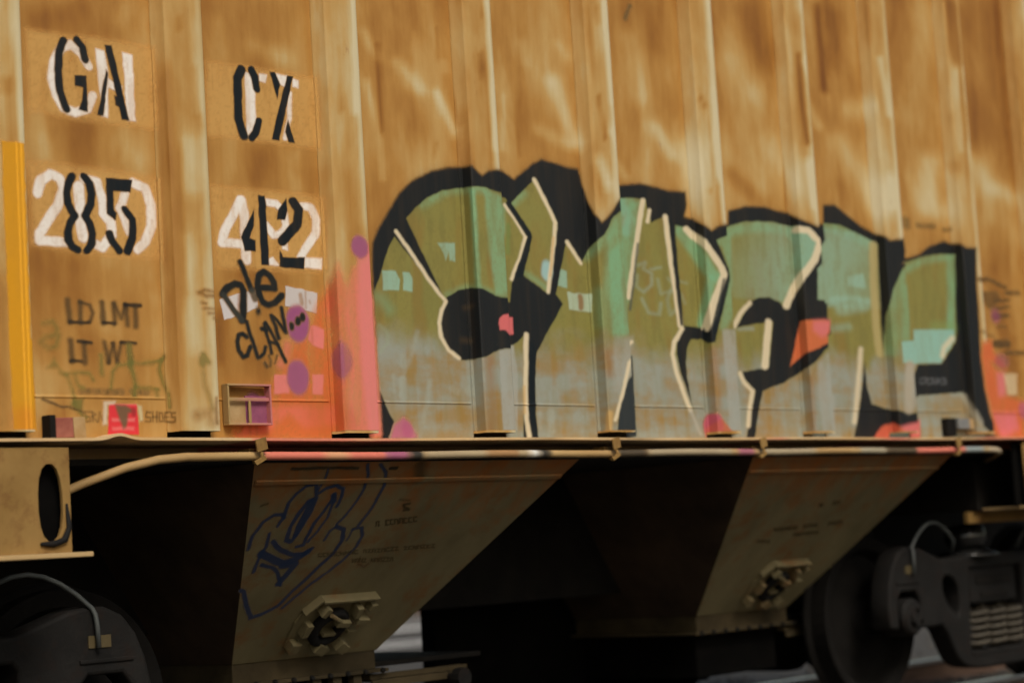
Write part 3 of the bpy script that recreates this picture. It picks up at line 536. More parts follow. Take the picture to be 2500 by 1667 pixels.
('p',(126, 124, 66),0.9,0.005,'r',0.18,[4.853,1.603,4.899,1.726,4.953,1.839,5.131,1.881,5.267,1.934,5.394,1.99,5.502,2.062,5.692,2.144,5.694,2.215,5.672,2.223,5.682,2.303,5.443,2.304,5.464,2.462,5.711,2.634,5.699,2.722,5.849,2.725,6.179,2.657,6.202,2.645,6.193,2.445,6.183,2.246,6.177,2.048,6.194,2.143,6.223,2.268,6.285,2.394,6.405,2.521,6.755,2.604,6.974,2.637,7.12,2.64,7.098,2.415,7.073,2.191,7.056,2.142,6.97,2.082,6.888,2.018,6.639,2.007,6.416,1.735,6.356,1.73,6.025,1.787,5.99,1.886,5.988,2.011,5.91,1.777,5.835,1.602,5.267,1.602]),
('p',(126, 124, 66),0.9,0.005,'r',0.18,[6.613,1.835,7.091,1.86,7.133,1.777,7.179,1.697,7.335,1.617,7.534,1.601,6.999,1.601,6.604,1.602,6.61,1.7,6.423,1.721]),
('wash',),
('s',(118, 172, 134),0.5,0.02,'f',0.4,[2.272,2.576,2.398,2.636,2.494,2.655,2.658,2.653],0.024,0.017),
('s',(118, 172, 134),0.7,0.012,'f',0.35,[2.577,2.64,2.577,2.234],0.015,0.015),
('p',(122, 166, 128),0.7,0.015,'f',0.35,[2.646,2.652,2.735,2.64,2.901,2.611,2.891,2.501,2.746,2.202,2.678,2.212,2.654,2.384,2.649,2.552]),
('s',(118, 172, 134),0.5,0.02,'f',0.4,[2.4,2.206,2.515,2.237,2.621,2.219,2.744,2.182],0.019,0.013),
('s',(100, 130, 70),0.5,0.006,'o',0,[2.914,2.53,2.898,2.406],0.013,0.009),
('s',(118, 172, 134),0.5,0.02,'f',0.4,[2.953,2.626,3.028,2.678],0.021,0.014),
('s',(118, 172, 134),0.5,0.02,'f',0.4,[2.991,2.322,3.075,2.293,3.139,2.261],0.018,0.012),
('s',(134, 170, 150),0.7,0.016,'f',0.35,[3.815,2.692,3.864,2.623,3.835,2.562],0.04,0.026),
('s',(118, 172, 134),0.5,0.02,'f',0.4,[3.874,2.711,3.642,2.571,3.607,2.439,3.581,2.295,3.594,2.096],0.061,0.04),
('p',(118, 172, 134),0.55,0.016,'f',0.35,[3.562,2.436,3.827,2.59,3.884,2.698,3.954,2.711,3.894,2.463,3.836,2.241,3.669,2.07,3.558,2.066,3.56,2.251]),
('s',(118, 172, 134),0.5,0.02,'f',0.4,[3.424,2.425,3.5,2.468,3.595,2.539],0.031,0.021),
('s',(118, 172, 134),0.4,0.03,'o',0.4,[3.485,2.256,3.482,2.115],0.027,0.021),
('s',(118, 172, 134),0.35,0.03,'o',0,[2.001,2.176,2.049,2.127],0.026,0.019),
('s',(118, 172, 134),0.7,0.016,'f',0.35,[4.252,2.597,4.357,2.496,4.443,2.392,4.507,2.363],0.047,0.029),
('s',(118, 172, 134),0.7,0.016,'f',0.35,[4.439,2.359,4.396,2.246,4.358,2.152],0.029,0.024),
('s',(118, 172, 134),0.5,0.02,'f',0.4,[4.529,2.554,4.794,2.628,4.996,2.66,5.259,2.662],0.044,0.026),
('p',(118, 172, 134),0.5,0.02,'f',0.4,[4.54,2.53,4.763,2.601,4.747,2.348,4.533,2.126,4.479,2.124,4.562,2.366,4.581,2.416]),
('s',(118, 172, 134),0.5,0.02,'f',0.4,[5.323,2.639,5.396,2.58,5.339,2.489],0.069,0.04),
('s',(118, 172, 134),0.5,0.02,'f',0.4,[5.72,2.706,5.846,2.706,6.002,2.672,6.146,2.646],0.049,0.028),
('s',(134, 170, 150),0.7,0.016,'f',0.35,[5.701,2.678,5.505,2.482,5.489,2.306],0.581,0.022),
('s',(118, 172, 134),0.7,0.016,'f',0.35,[7.082,2.625,7.059,2.421,7.018,2.217],0.046,0.024),
('s',(118, 172, 134),0.5,0.02,'f',0.4,[6.604,2.529,6.77,2.586,7.083,2.63],0.036,0.019),
('s',(118, 172, 134),0.5,0.02,'f',0.4,[6.383,2.492,6.274,2.32,6.236,2.066],0.051,0.028),
('s',(118, 172, 134),0.5,0.02,'f',0.4,[6.421,2.401,6.366,2.141],0.051,0.028),
('s',(120, 150, 90),0.4,0.03,'o',0,[6.856,2.221,7.02,2.227],0.055,0.029),
('p',(158, 160, 152),0.8,0.006,'f',0.15,[2.678,1.988,2.898,2.014,2.916,1.879,2.895,1.639,2.676,1.634,2.676,1.802]),
('p',(158, 160, 152),0.55,0.02,'f',0.3,[3.842,2.074,3.841,2.07,3.821,1.983,3.542,1.8,3.528,1.884,3.568,2.055]),
('p',(158, 160, 152),0.72,0.012,'f',0.2,[4.499,2.12,4.75,2.135,4.753,1.931,4.582,1.62,4.501,1.62,4.496,1.92]),
('p',(158, 160, 152),0.6,0.015,'f',0.25,[5.399,1.973,5.508,2.045,5.679,1.818,5.669,1.626,5.405,1.62,5.385,1.809]),
('p',(158, 160, 152),0.65,0.012,'f',0.25,[6.353,1.994,6.623,2.016,6.401,1.749,6.342,1.748,6.308,1.866]),
('s',(140, 92, 40),0.6,0.02,'f',0.3,[2.62,1.933,2.616,1.768,2.607,1.617],0.024,0.016),
('s',(140, 92, 40),0.6,0.02,'f',0,[3.516,1.983,3.517,1.884],0.022,0.014),
('s',(150, 100, 50),0.5,0.02,'f',0.3,[4.426,2.016,4.418,1.757,4.422,1.636],0.029,0.02),
('s',(140, 96, 46),0.4,0.02,'f',0,[5.337,1.894,5.326,1.638],0.024,0.021),
('p',(142, 176, 156),0.92,0.004,'f',0,[2.02,2.287,2.097,2.287,2.116,2.253,2.113,2.207,2.022,2.205]),
('p',(142, 176, 156),0.92,0.004,'f',0,[2.137,2.286,2.173,2.285,2.192,2.263,2.191,2.208,2.137,2.209]),
('p',(142, 176, 156),0.8,0.005,'f',0.3,[2.348,2.422,2.456,2.427,2.451,2.348,2.419,2.349,2.415,2.388,2.393,2.347,2.384,2.38]),
('s',(150, 186, 184),0.9,0.012,'o',0,[3.143,2.342,3.144,2.342],0.038,0.045),
('p',(142, 176, 156),0.85,0.004,'f',0,[3.221,2.357,3.278,2.35,3.273,2.269,3.203,2.282]),
('p',(164, 180, 156),0.95,0.004,'f',0,[3.272,2.254,3.446,2.253,3.437,2.172,3.278,2.176]),
('s',(130, 92, 50),0.85,0.006,'o',0,[3.364,2.238,3.364,2.189],0.018,0.012),
('p',(142, 176, 156),0.75,0.012,'f',0.3,[5.892,2.453,6.049,2.48,6.062,2.399,5.885,2.403]),
('s',(142, 176, 156),0.7,0.015,'f',0.3,[5.732,2.323,5.908,2.341,6.069,2.331],0.029,0.016),
('s',(142, 176, 156),0.6,0.02,'f',0.4,[5.804,2.273,6.016,2.301],0.049,0.027),
('s',(142, 176, 156),0.5,0.02,'f',0.3,[5.727,2.172,5.855,2.186],0.032,0.018),
('p',(138, 180, 166),0.95,0.005,'f',0.08,[6.624,2.197,7.049,2.214,7.056,2.156,6.941,2.072,6.88,2.022,6.328,2.001,6.328,2.117,6.615,2.137]),
('p',(148, 160, 148),0.6,0.01,'f',0,[4.757,2.14,4.906,2.158,4.911,2.137,4.777,2.13]),
('s',(142, 156, 132),0.6,0.008,'f',0.2,[3.916,2.406,3.97,2.424,3.955,2.394,4.017,2.375,4.012,2.323,3.944,2.283,3.889,2.309,3.906,2.361],0.013,0.008),
('s',(142, 156, 132),0.6,0.008,'f',0.2,[4.014,2.397,4.085,2.409],0.012,0.007),
('s',(142, 156, 132),0.5,0.008,'f',0.2,[4.061,2.348,4.072,2.282,4.169,2.302],0.012,0.007),
('s',(142, 156, 132),0.6,0.008,'f',0.2,[3.929,2.253,3.968,2.189,4.049,2.185,4.067,2.237],0.013,0.008),
('s',(142, 156, 132),0.5,0.008,'f',0.2,[4.139,2.36,4.172,2.332,4.116,2.255,4.132,2.189,4.183,2.213],0.012,0.007),
('s',(142, 156, 132),0.5,0.008,'f',0.2,[4.222,2.35,4.27,2.345],0.01,0.006),
('s',(142, 156, 132),0.4,0.008,'f',0.2,[4.227,2.29,4.247,2.246],0.01,0.006),
('s',(142, 156, 132),0.35,0.008,'f',0.2,[1.992,2.061,2.034,2.037,2.031,1.993,1.984,1.953],0.011,0.008),
('s',(152, 158, 146),0.35,0.008,'f',0.2,[2.204,2.046,2.16,1.942,2.109,1.864,2.085,1.781],0.011,0.008),
('s',(152, 158, 146),0.45,0.008,'f',0.2,[2.26,1.841,2.21,1.674],0.014,0.01),
('s',(152, 158, 146),0.4,0.008,'f',0.2,[2.11,1.941,2.112,1.902],0.018,0.013),
('s',(152, 158, 146),0.6,0.008,'f',0.2,[2.103,1.845,2.102,1.775],0.022,0.016),
('s',(152, 158, 146),0.5,0.008,'f',0.2,[2.051,1.863,2.051,1.793],0.007,0.005),
('s',(152, 158, 146),0.45,0.008,'f',0.2,[2.386,1.811,2.423,1.799],0.019,0.013),
('s',(152, 158, 146),0.35,0.008,'f',0.2,[2.48,1.806,2.516,1.799],0.019,0.013),
('s',(152, 158, 146),0.5,0.008,'f',0.2,[3.037,1.718,3.036,1.65],0.015,0.01),
('s',(152, 158, 146),0.55,0.008,'f',0.2,[3.114,1.719,3.117,1.643],0.026,0.017),
('s',(210, 196, 164),0.97,0.005,'o',0,[2.112,2.451,2.192,2.367,2.276,2.275,2.353,2.2,2.381,2.175,2.353,2.141,2.334,2.081,2.341,2.023,2.381,1.972,2.439,1.939],0.011,0.008),
('s',(210, 196, 164),0.97,0.005,'o',0,[2.901,2.615,2.957,2.561,3.021,2.486,2.971,2.383,2.913,2.294],0.013,0.009),
('s',(210, 196, 164),0.97,0.005,'o',0,[3.106,2.747,3.17,2.655,3.226,2.561,3.191,2.425,3.143,2.248],0.013,0.009),
('s',(198, 158, 90),0.7,0.006,'o',0,[3.203,2.496,3.165,2.319],0.006,0.004),
('s',(210, 196, 164),0.97,0.005,'o',0,[3.296,2.481,3.34,2.435,3.381,2.391],0.013,0.009),
('s',(210, 196, 164),0.97,0.005,'o',0,[2.982,2.055,2.978,2.016,2.96,1.812,2.954,1.69,2.966,1.599],0.015,0.01),
('s',(198, 160, 96),0.6,0.006,'o',0,[2.953,1.826,2.943,1.717],0.01,0.007),
('s',(210, 196, 164),0.97,0.005,'o',0,[3.98,2.717,3.924,2.539,3.859,2.351,3.829,2.255],0.019,0.012),
('s',(70, 76, 72),0.8,0.006,'o',0,[3.927,2.51,3.872,2.316,3.832,2.197],0.009,0.006),
('s',(210, 196, 164),0.97,0.005,'o',0,[3.825,2.048,3.661,1.944,3.597,1.801,3.535,1.681],0.013,0.008),
('s',(192, 156, 96),0.8,0.01,'o',0,[3.502,1.709,3.487,1.612],0.02,0.016),
('s',(210, 196, 164),0.97,0.005,'o',0,[4.026,2.672,4.008,2.619],0.014,0.009),
('s',(210, 196, 164),0.97,0.005,'o',0,[4.144,2.654,4.162,2.485,4.186,2.292,4.202,2.139],0.02,0.013),
('s',(210, 196, 164),0.97,0.005,'o',0,[4.213,2.123,4.143,2.056,4.122,2,4.144,1.912,4.196,1.793,4.228,1.737],0.016,0.01),
('s',(168, 164, 150),0.7,0.006,'o',0,[4.228,1.737,4.294,1.625],0.013,0.008),
('s',(210, 196, 164),0.97,0.005,'o',0,[4.299,2.602,4.402,2.54,4.527,2.421,4.544,2.389,4.447,2.253,4.384,2.129],0.027,0.017),
('s',(210, 196, 164),0.97,0.005,'o',0,[5.314,2.657,5.406,2.658,5.505,2.601,5.448,2.514,5.323,2.417,5.249,2.34,5.196,2.273],0.031,0.018),
('s',(210, 196, 164),0.9,0.006,'o',0,[4.885,2.271,4.801,2.217,4.745,2.152],0.018,0.011),
('s',(210, 196, 164),0.97,0.005,'o',0,[5.035,2.183,5.011,2.081,4.982,1.962],0.029,0.017),
('s',(210, 196, 164),0.9,0.006,'o',0,[4.769,1.922,4.802,1.874,4.865,1.838,4.828,1.742,4.808,1.667],0.019,0.011),
('s',(172, 156, 106),0.85,0.008,'o',0,[6.162,2.638,6.139,2.416,6.131,2.188,6.142,2.056],0.038,0.021),
('s',(210, 196, 164),0.8,0.008,'o',0,[5.96,2.073,5.927,1.956,5.85,1.688],0.023,0.013),
('s',(210, 196, 164),0.8,0.01,'o',0,[7.029,2.165,6.929,2.109,6.904,2.061],0.026,0.014),
('s',(172, 160, 140),0.6,0.01,'o',0,[6.395,1.995,6.342,1.748],0.042,0.023),
('s',(176, 170, 150),0.6,0.015,'o',0,[7.101,1.836,7.142,1.757,7.215,1.688],0.021,0.019),
('s',(60, 64, 60),0.9,0.006,'o',0,[4.541,2.365,4.424,2.113],0.009,0.006),
('p',(16, 25, 30),0.97,0.006,'o',0,[4.167,2.652,4.213,2.623,4.217,2.379,4.221,2.136,4.201,2.137,4.184,2.394]),
('p',(16, 25, 30),0.97,0.005,'o',0,[4.584,2.417,4.589,2.367,4.474,2.14,4.434,2.057,4.39,2.055,4.349,2.078,4.367,2.135,4.385,2.109,4.414,2.113,4.491,2.222]),
('p',(16, 25, 30),0.97,0.004,'o',0,[2.902,2.625,2.929,2.641,3.054,2.513,3.062,2.486,2.99,2.315,2.974,2.308,2.917,2.284,3.031,2.484]),
('p',(16, 25, 30),0.97,0.004,'o',0,[3.008,2.058,3.041,1.977,3.027,1.881,3.016,1.704,3.023,1.599,3.001,1.599,2.97,1.717,2.988,1.887]),
('p',(46, 52, 54),0.93,0.006,'o',0,[3.821,1.983,3.816,1.799,3.812,1.616,3.539,1.611,3.584,1.759,3.648,1.866]),
('p',(204, 104, 104),0.97,0.004,'o',0,[2.685,2.085,2.694,2.109,2.719,2.124,2.749,2.128,2.903,2.125,2.902,2.053,2.751,2.037,2.728,2.057,2.689,2.059]),
('p',(196, 104, 62),0.97,0.006,'o',0,[5.294,2.195,5.695,2.215,5.676,2.144,5.465,2.07,5.309,2.026,5.194,1.967,5.247,2.072]),
('p',(206, 112, 116),0.8,0.025,'o',0,[5.39,2.193,5.695,2.215,5.679,2.162,5.456,2.113,5.384,2.145]),
('p',(196, 96, 70),0.9,0.01,'o',0,[6.015,1.602,6.106,1.667,6.212,1.686,6.261,1.657,6.61,1.702,6.597,1.602]),
('p',(208, 112, 112),0.8,0.015,'o',0,[6.262,1.666,6.61,1.702,6.599,1.617,6.305,1.612]),
('s',(120, 122, 124),0.75,0.006,'o',0,[6.651,1.93,6.704,1.935,6.724,1.917,6.661,1.9,6.64,1.912],0.005,0.002),
('s',(120, 122, 124),0.75,0.006,'o',0,[6.734,1.93,6.78,1.935,6.783,1.907,6.729,1.901],0.005,0.002),
('s',(120, 122, 124),0.75,0.006,'o',0,[6.813,1.903,6.825,1.932,6.862,1.92,6.822,1.911],0.005,0.002),
('s',(120, 122, 124),0.75,0.006,'o',0,[6.865,1.936,6.903,1.937,6.914,1.905,6.867,1.904],0.005,0.002),
('s',(120, 92, 50),0.25,0.02,'o',0,[2.49,2.154,2.536,2.159],0.005,0.004),
('s',(120, 92, 50),0.25,0.02,'o',0,[2.469,2.017,2.515,2.014],0.007,0.005)],
'right_field':[('p',(200, 98, 56),0.92,0.03,'o',0.25,[7.304,2.138,7.599,2.165,7.589,2.104,7.687,2.046,7.716,2.006,7.549,2.037,7.682,1.961,7.683,1.853,7.897,1.816,7.86,1.6,7.602,1.601,7.34,1.708,7.293,1.88,7.277,2.073]),
('p',(206, 116, 118),0.8,0.025,'o',0,[7.607,1.979,7.705,1.982,7.693,1.853,7.603,1.842]),
('p',(212, 112, 122),0.85,0.03,'o',0.2,[7.529,1.744,7.783,1.746,7.807,1.657,7.642,1.608,7.587,1.627]),
('p',(196, 176, 140),0.8,0.01,'o',0.3,[7.684,1.976,7.843,1.98,7.821,1.855,7.712,1.854]),
('s',(160, 82, 120),0.6,0.012,'o',0,[7.876,1.766,7.877,1.766],0.05,0.05),
('s',(130, 60, 96),0.5,0.02,'o',0,[7.677,2.05,7.678,2.05],0.079,0.045)],
'right_scrawl':[('s',(46, 38, 28),0.8,0.012,'o',0.2,[7.328,2.5,7.61,2.524,7.703,2.505,7.797,2.486],0.024,0.012),
('s',(46, 38, 28),0.75,0.012,'o',0.2,[7.803,2.452,7.94,2.459],0.025,0.013),
('s',(46, 38, 28),0.6,0.012,'o',0.2,[7.545,2.418,7.665,2.424,7.599,2.384],0.067,0.034),
('s',(46, 38, 28),0.8,0.012,'o',0.2,[7.686,2.4,7.821,2.413],0.019,0.009),
('s',(46, 38, 28),0.8,0.012,'o',0.2,[7.678,2.357,7.814,2.372],0.018,0.009),
('s',(46, 38, 28),0.85,0.012,'o',0.2,[7.659,2.31,7.794,2.322],0.025,0.012),
('s',(46, 38, 28),0.6,0.012,'o',0.2,[7.661,2.249,7.758,2.256],0.016,0.008),
('s',(46, 38, 28),0.4,0.012,'o',0.2,[7.314,2.201,7.604,2.196],0.024,0.012),
('s',(46, 38, 28),0.85,0.012,'o',0.2,[7.632,2.148,7.753,2.152],0.049,0.025),
('s',(46, 38, 28),0.85,0.012,'o',0.2,[7.744,2.1,7.941,2.103],0.022,0.011),
('s',(120, 50, 96),0.6,0.02,'o',0,[7.653,2.313,7.654,2.313],0.054,0.043)],
'upper_print':[('s',(80, 70, 44),0.6,0.014,'o',0.2,[6.637,2.801,6.638,2.772],0.043,0.023),
('s',(80, 70, 44),0.6,0.014,'o',0.2,[6.769,2.782,6.924,2.791],0.028,0.015),
('s',(80, 70, 44),0.6,0.014,'o',0.2,[7.034,2.778,7.092,2.785],0.018,0.014)],
'drip_mark':[('s',(70, 64, 44),0.7,0.01,'o',0,[3.976,3.646,3.956,3.615,3.935,3.576],0.014,0.009)],
'hopper_tag':[('s',(24, 48, 84),0.93,0.005,'o',0,[1.249,0.436,1.233,0.357,1.243,0.289,1.278,0.249,1.32,0.249,1.343,0.272],0.01,0.01),
('s',(24, 48, 84),0.93,0.005,'o',0,[1.337,0.271,1.332,0.314],0.01,0.01),
('s',(24, 48, 84),0.93,0.005,'o',0,[1.335,0.254,1.318,0.189,1.33,0.139,1.358,0.101,1.401,0.089,1.43,0.137],0.01,0.01),
('s',(24, 48, 84),0.93,0.005,'o',0,[1.419,0.013,1.433,0.065,1.431,0.124],0.007,0.007),
('s',(24, 48, 84),0.93,0.005,'o',0,[1.438,0.15,1.469,0.117,1.518,0.099,1.564,0.121,1.583,0.163,1.59,0.216],0.01,0.01),
('s',(24, 48, 84),0.93,0.005,'o',0,[1.448,0.168,1.415,0.184,1.405,0.252,1.404,0.322,1.424,0.393,1.455,0.401,1.465,0.325,1.464,0.237,1.448,0.168],0.012,0.013),
('s',(24, 48, 84),0.93,0.005,'o',0,[1.433,0.184,1.444,0.289,1.457,0.368],0.015,0.015),
('s',(24, 48, 84),0.93,0.005,'o',0,[1.539,0.162,1.535,0.24,1.52,0.301,1.527,0.371,1.533,0.425,1.503,0.432],0.01,0.01),
('s',(24, 48, 84),0.93,0.005,'o',0,[1.555,0.188,1.574,0.276,1.565,0.347,1.549,0.408],0.008,0.008),
('s',(24, 48, 84),0.93,0.005,'o',0,[1.616,-0.009,1.654,0.043,1.676,0.113,1.684,0.183,1.671,0.262,1.65,0.315],0.008,0.008),
('s',(24, 48, 84),0.93,0.005,'o',0,[1.688,-0.008,1.747,0.036,1.784,0.107,1.791,0.196,1.787,0.276,1.775,0.329],0.009,0.008),
('s',(24, 48, 84),0.93,0.005,'o',0,[1.659,0.329,1.707,0.346,1.735,0.408,1.734,0.481,1.7,0.543,1.672,0.614,1.631,0.694,1.599,0.775,1.536,0.815,1.489,0.831,1.418,0.75,1.362,0.673,1.34,0.664],0.012,0.012),
('s',(24, 48, 84),0.93,0.005,'o',0,[1.657,0.326,1.637,0.35,1.634,0.403],0.008,0.008),
('s',(24, 48, 84),0.93,0.005,'o',0,[1.76,0.348,1.803,0.341,1.836,0.386,1.842,0.45,1.814,0.522,1.767,0.593,1.714,0.654,1.667,0.724,1.633,0.787],0.009,0.009),
('s',(24, 48, 84),0.93,0.005,'o',0,[1.762,0.351,1.762,0.41],0.006,0.006),
('s',(24, 48, 84),0.93,0.005,'o',0,[1.313,0.352,1.337,0.423,1.334,0.476,1.351,0.565],0.009,0.009),
('s',(24, 48, 84),0.93,0.005,'o',0,[1.356,0.398,1.426,0.446,1.504,0.477,1.566,0.48,1.595,0.448],0.012,0.013),
('s',(24, 48, 84),0.93,0.005,'o',0,[1.329,0.46,1.391,0.488,1.48,0.525,1.538,0.506,1.583,0.465],0.019,0.02),
('s',(24, 48, 84),0.93,0.005,'o',0,[1.369,0.524,1.44,0.544,1.483,0.574,1.543,0.651],0.009,0.01),
('s',(24, 48, 84),0.93,0.005,'o',0,[1.488,0.539,1.554,0.534,1.539,0.596,1.526,0.64],0.018,0.018),
('s',(24, 48, 84),0.93,0.005,'o',0,[1.534,0.153,1.555,0.188],0.015,0.015)],
'hopper_print0':[('s',(34, 28, 18),0.8,0.004,'o',0,[1.883,0.336,1.867,0.31,1.883,0.31,1.899,0.336],0.004,0.004),
('s',(34, 28, 18),0.8,0.004,'o',0,[1.934,0.306,1.917,0.305,1.934,0.332,1.95,0.332],0.004,0.004),
('s',(34, 28, 18),0.8,0.004,'o',0,[1.959,0.304,1.943,0.304,1.96,0.33,1.976,0.331],0.004,0.004),
('s',(34, 28, 18),0.8,0.004,'o',0,[1.985,0.328,1.968,0.302,1.985,0.303,2.002,0.329],0.004,0.004),
('s',(34, 28, 18),0.8,0.004,'o',0,[2.011,0.326,1.994,0.299,2.011,0.3,2.028,0.326],0.004,0.004),
('s',(34, 28, 18),0.8,0.004,'o',0,[2.037,0.298,2.02,0.298,2.037,0.324,2.054,0.325],0.004,0.004),
('s',(34, 28, 18),0.8,0.004,'o',0,[2.062,0.296,2.046,0.296,2.063,0.322,2.08,0.323],0.004,0.004),
('s',(34, 28, 18),0.8,0.004,'o',0,[2.088,0.294,2.072,0.293,2.089,0.32,2.106,0.32],0.004,0.004)],
'hopper_print1':[('s',(34, 28, 18),0.6,0.004,'o',0,[1.664,0.481,1.648,0.48,1.658,0.497,1.674,0.498],0.004,0.004),
('s',(34, 28, 18),0.6,0.004,'o',0,[1.688,0.48,1.673,0.479,1.683,0.496,1.699,0.497],0.004,0.004),
('s',(34, 28, 18),0.6,0.004,'o',0,[1.708,0.496,1.697,0.479,1.723,0.497,1.713,0.48],0.004,0.004),
('s',(34, 28, 18),0.6,0.004,'o',0,[1.732,0.495,1.721,0.478,1.737,0.478,1.748,0.495],0.004,0.004),
('s',(34, 28, 18),0.6,0.004,'o',0,[1.762,0.478,1.746,0.477,1.757,0.494,1.773,0.495],0.004,0.004),
('s',(34, 28, 18),0.6,0.004,'o',0,[1.782,0.494,1.771,0.477,1.798,0.495,1.787,0.478],0.004,0.004),
('s',(34, 28, 18),0.6,0.004,'o',0,[1.806,0.492,1.796,0.475,1.822,0.493,1.812,0.476],0.004,0.004),
('s',(34, 28, 18),0.6,0.004,'o',0,[1.831,0.492,1.821,0.475,1.847,0.493,1.837,0.476],0.004,0.004),
('s',(34, 28, 18),0.6,0.004,'o',0,[1.862,0.475,1.846,0.475,1.857,0.492,1.873,0.493],0.004,0.004),
('s',(34, 28, 18),0.6,0.004,'o',0,[1.907,0.49,1.896,0.473,1.912,0.474,1.923,0.491],0.004,0.004),
('s',(34, 28, 18),0.6,0.004,'o',0,[1.923,0.472,1.938,0.473,1.934,0.49,1.949,0.49],0.004,0.004),
('s',(34, 28, 18),0.6,0.004,'o',0,[1.959,0.488,1.948,0.471,1.963,0.472,1.974,0.489],0.004,0.004),
('s',(34, 28, 18),0.6,0.004,'o',0,[1.974,0.471,1.99,0.471,1.985,0.488,2.001,0.489],0.004,0.004),
('s',(34, 28, 18),0.6,0.004,'o',0,[2.011,0.487,1.999,0.47,2.016,0.471,2.027,0.488],0.004,0.004),
('s',(34, 28, 18),0.6,0.004,'o',0,[2.042,0.471,2.025,0.47,2.037,0.487,2.053,0.488],0.004,0.004),
('s',(34, 28, 18),0.6,0.004,'o',0,[2.051,0.468,2.068,0.469,2.062,0.486,2.079,0.487],0.004,0.004),
('s',(34, 28, 18),0.6,0.004,'o',0,[2.077,0.468,2.094,0.469,2.089,0.485,2.105,0.486],0.004,0.004),
('s',(34, 28, 18),0.6,0.004,'o',0,[2.129,0.466,2.146,0.467,2.141,0.483,2.158,0.484],0.004,0.004),
('s',(34, 28, 18),0.6,0.004,'o',0,[2.173,0.466,2.156,0.465,2.167,0.483,2.184,0.484],0.005,0.004),
('s',(34, 28, 18),0.6,0.004,'o',0,[2.194,0.483,2.183,0.465,2.211,0.484,2.2,0.466],0.005,0.004),
('s',(34, 28, 18),0.6,0.004,'o',0,[2.22,0.481,2.209,0.464,2.226,0.464,2.238,0.482],0.005,0.004),
('s',(34, 28, 18),0.6,0.004,'o',0,[2.236,0.463,2.253,0.464,2.247,0.481,2.265,0.482],0.005,0.004),
('s',(34, 28, 18),0.6,0.004,'o',0,[2.28,0.464,2.264,0.463,2.276,0.48,2.292,0.481],0.005,0.004),
('s',(34, 28, 18),0.6,0.004,'o',0,[2.29,0.461,2.307,0.462,2.302,0.479,2.319,0.48],0.005,0.004)],
'hopper_print2':[('s',(34, 28, 18),0.6,0.004,'o',0,[1.877,0.543,1.866,0.524,1.891,0.544,1.879,0.524],0.004,0.004),
('s',(34, 28, 18),0.6,0.004,'o',0,[1.9,0.543,1.888,0.524,1.901,0.525,1.913,0.544],0.004,0.004),
('s',(34, 28, 18),0.6,0.004,'o',0,[1.921,0.544,1.909,0.524,1.935,0.544,1.923,0.525],0.004,0.004),
('s',(34, 28, 18),0.6,0.004,'o',0,[1.931,0.525,1.944,0.525,1.943,0.544,1.956,0.545],0.004,0.004),
('s',(34, 28, 18),0.6,0.004,'o',0,[1.987,0.545,1.975,0.525,2.001,0.546,1.988,0.526],0.004,0.004),
('s',(34, 28, 18),0.6,0.004,'o',0,[2.009,0.545,1.997,0.526,2.01,0.527,2.023,0.546],0.004,0.004),
('s',(34, 28, 18),0.6,0.004,'o',0,[2.032,0.546,2.019,0.526,2.033,0.527,2.045,0.547],0.004,0.004),
('s',(34, 28, 18),0.6,0.004,'o',0,[2.041,0.527,2.055,0.527,2.054,0.546,2.067,0.547],0.004,0.004),
('s',(34, 28, 18),0.6,0.004,'o',0,[2.063,0.527,2.077,0.528,2.076,0.547,2.09,0.547],0.004,0.004),
('s',(34, 28, 18),0.6,0.004,'o',0,[2.099,0.547,2.086,0.527,2.1,0.528,2.113,0.548],0.004,0.004)],
'hopper_print3':[('s',(34, 28, 18),0.8,0.006,'o',0,[1.997,0.216,1.967,0.219,1.984,0.238,2.014,0.248,1.988,0.252],0.007,0.007),
('s',(34, 28, 18),0.5,0.006,'o',0,[1.925,0.191,1.985,0.197],0.005,0.005)],
'hopper_print4':[('s',(90, 40, 30),0.5,0.006,'o',0,[1.903,0.518,1.917,0.556,1.965,0.573,1.979,0.551],0.007,0.007)],
'hopper_print5':[('s',(34, 28, 18),0.7,0.006,'o',0,[1.184,0.2,1.21,0.188],0.005,0.005)],
'hopper_print6':[('s',(20, 18, 14),0.9,0.006,'o',0,[1.229,0.01,1.41,0.006,1.577,0.012],0.007,0.007)],
'hopper_print7':[('s',(20, 18, 14),0.9,0.006,'o',0,[1.756,0.014,1.793,0.015],0.009,0.009)],
'hopper_print8':[('s',(30, 26, 20),0.6,0.02,'o',0,[1.915,-0.001,1.96,0.066],0.028,0.027)],
'right_print0':[('s',(34, 28, 18),0.7,0.004,'o',0,[5.111,0.334,5.093,0.315,5.138,0.335,5.119,0.316],0.007,0.005),
('s',(34, 28, 18),0.7,0.004,'o',0,[5.21,0.305,5.236,0.306,5.228,0.324,5.255,0.325],0.007,0.005),
('s',(34, 28, 18),0.7,0.004,'o',0,[5.276,0.302,5.249,0.302,5.268,0.321,5.295,0.322],0.007,0.005)],
'right_print1':[('s',(34, 28, 18),0.75,0.004,'o',0,[4.856,0.5,4.841,0.484,4.885,0.502,4.869,0.485],0.007,0.005),
('s',(34, 28, 18),0.75,0.004,'o',0,[4.883,0.481,4.91,0.482,4.899,0.498,4.926,0.499],0.007,0.005),
('s',(34, 28, 18),0.75,0.004,'o',0,[4.943,0.496,4.927,0.479,4.97,0.497,4.954,0.48],0.007,0.005),
('s',(34, 28, 18),0.75,0.004,'o',0,[4.997,0.478,4.968,0.476,4.984,0.493,5.013,0.495],0.007,0.005),
('s',(34, 28, 18),0.75,0.004,'o',0,[5.04,0.476,5.012,0.475,5.028,0.492,5.056,0.493],0.007,0.005),
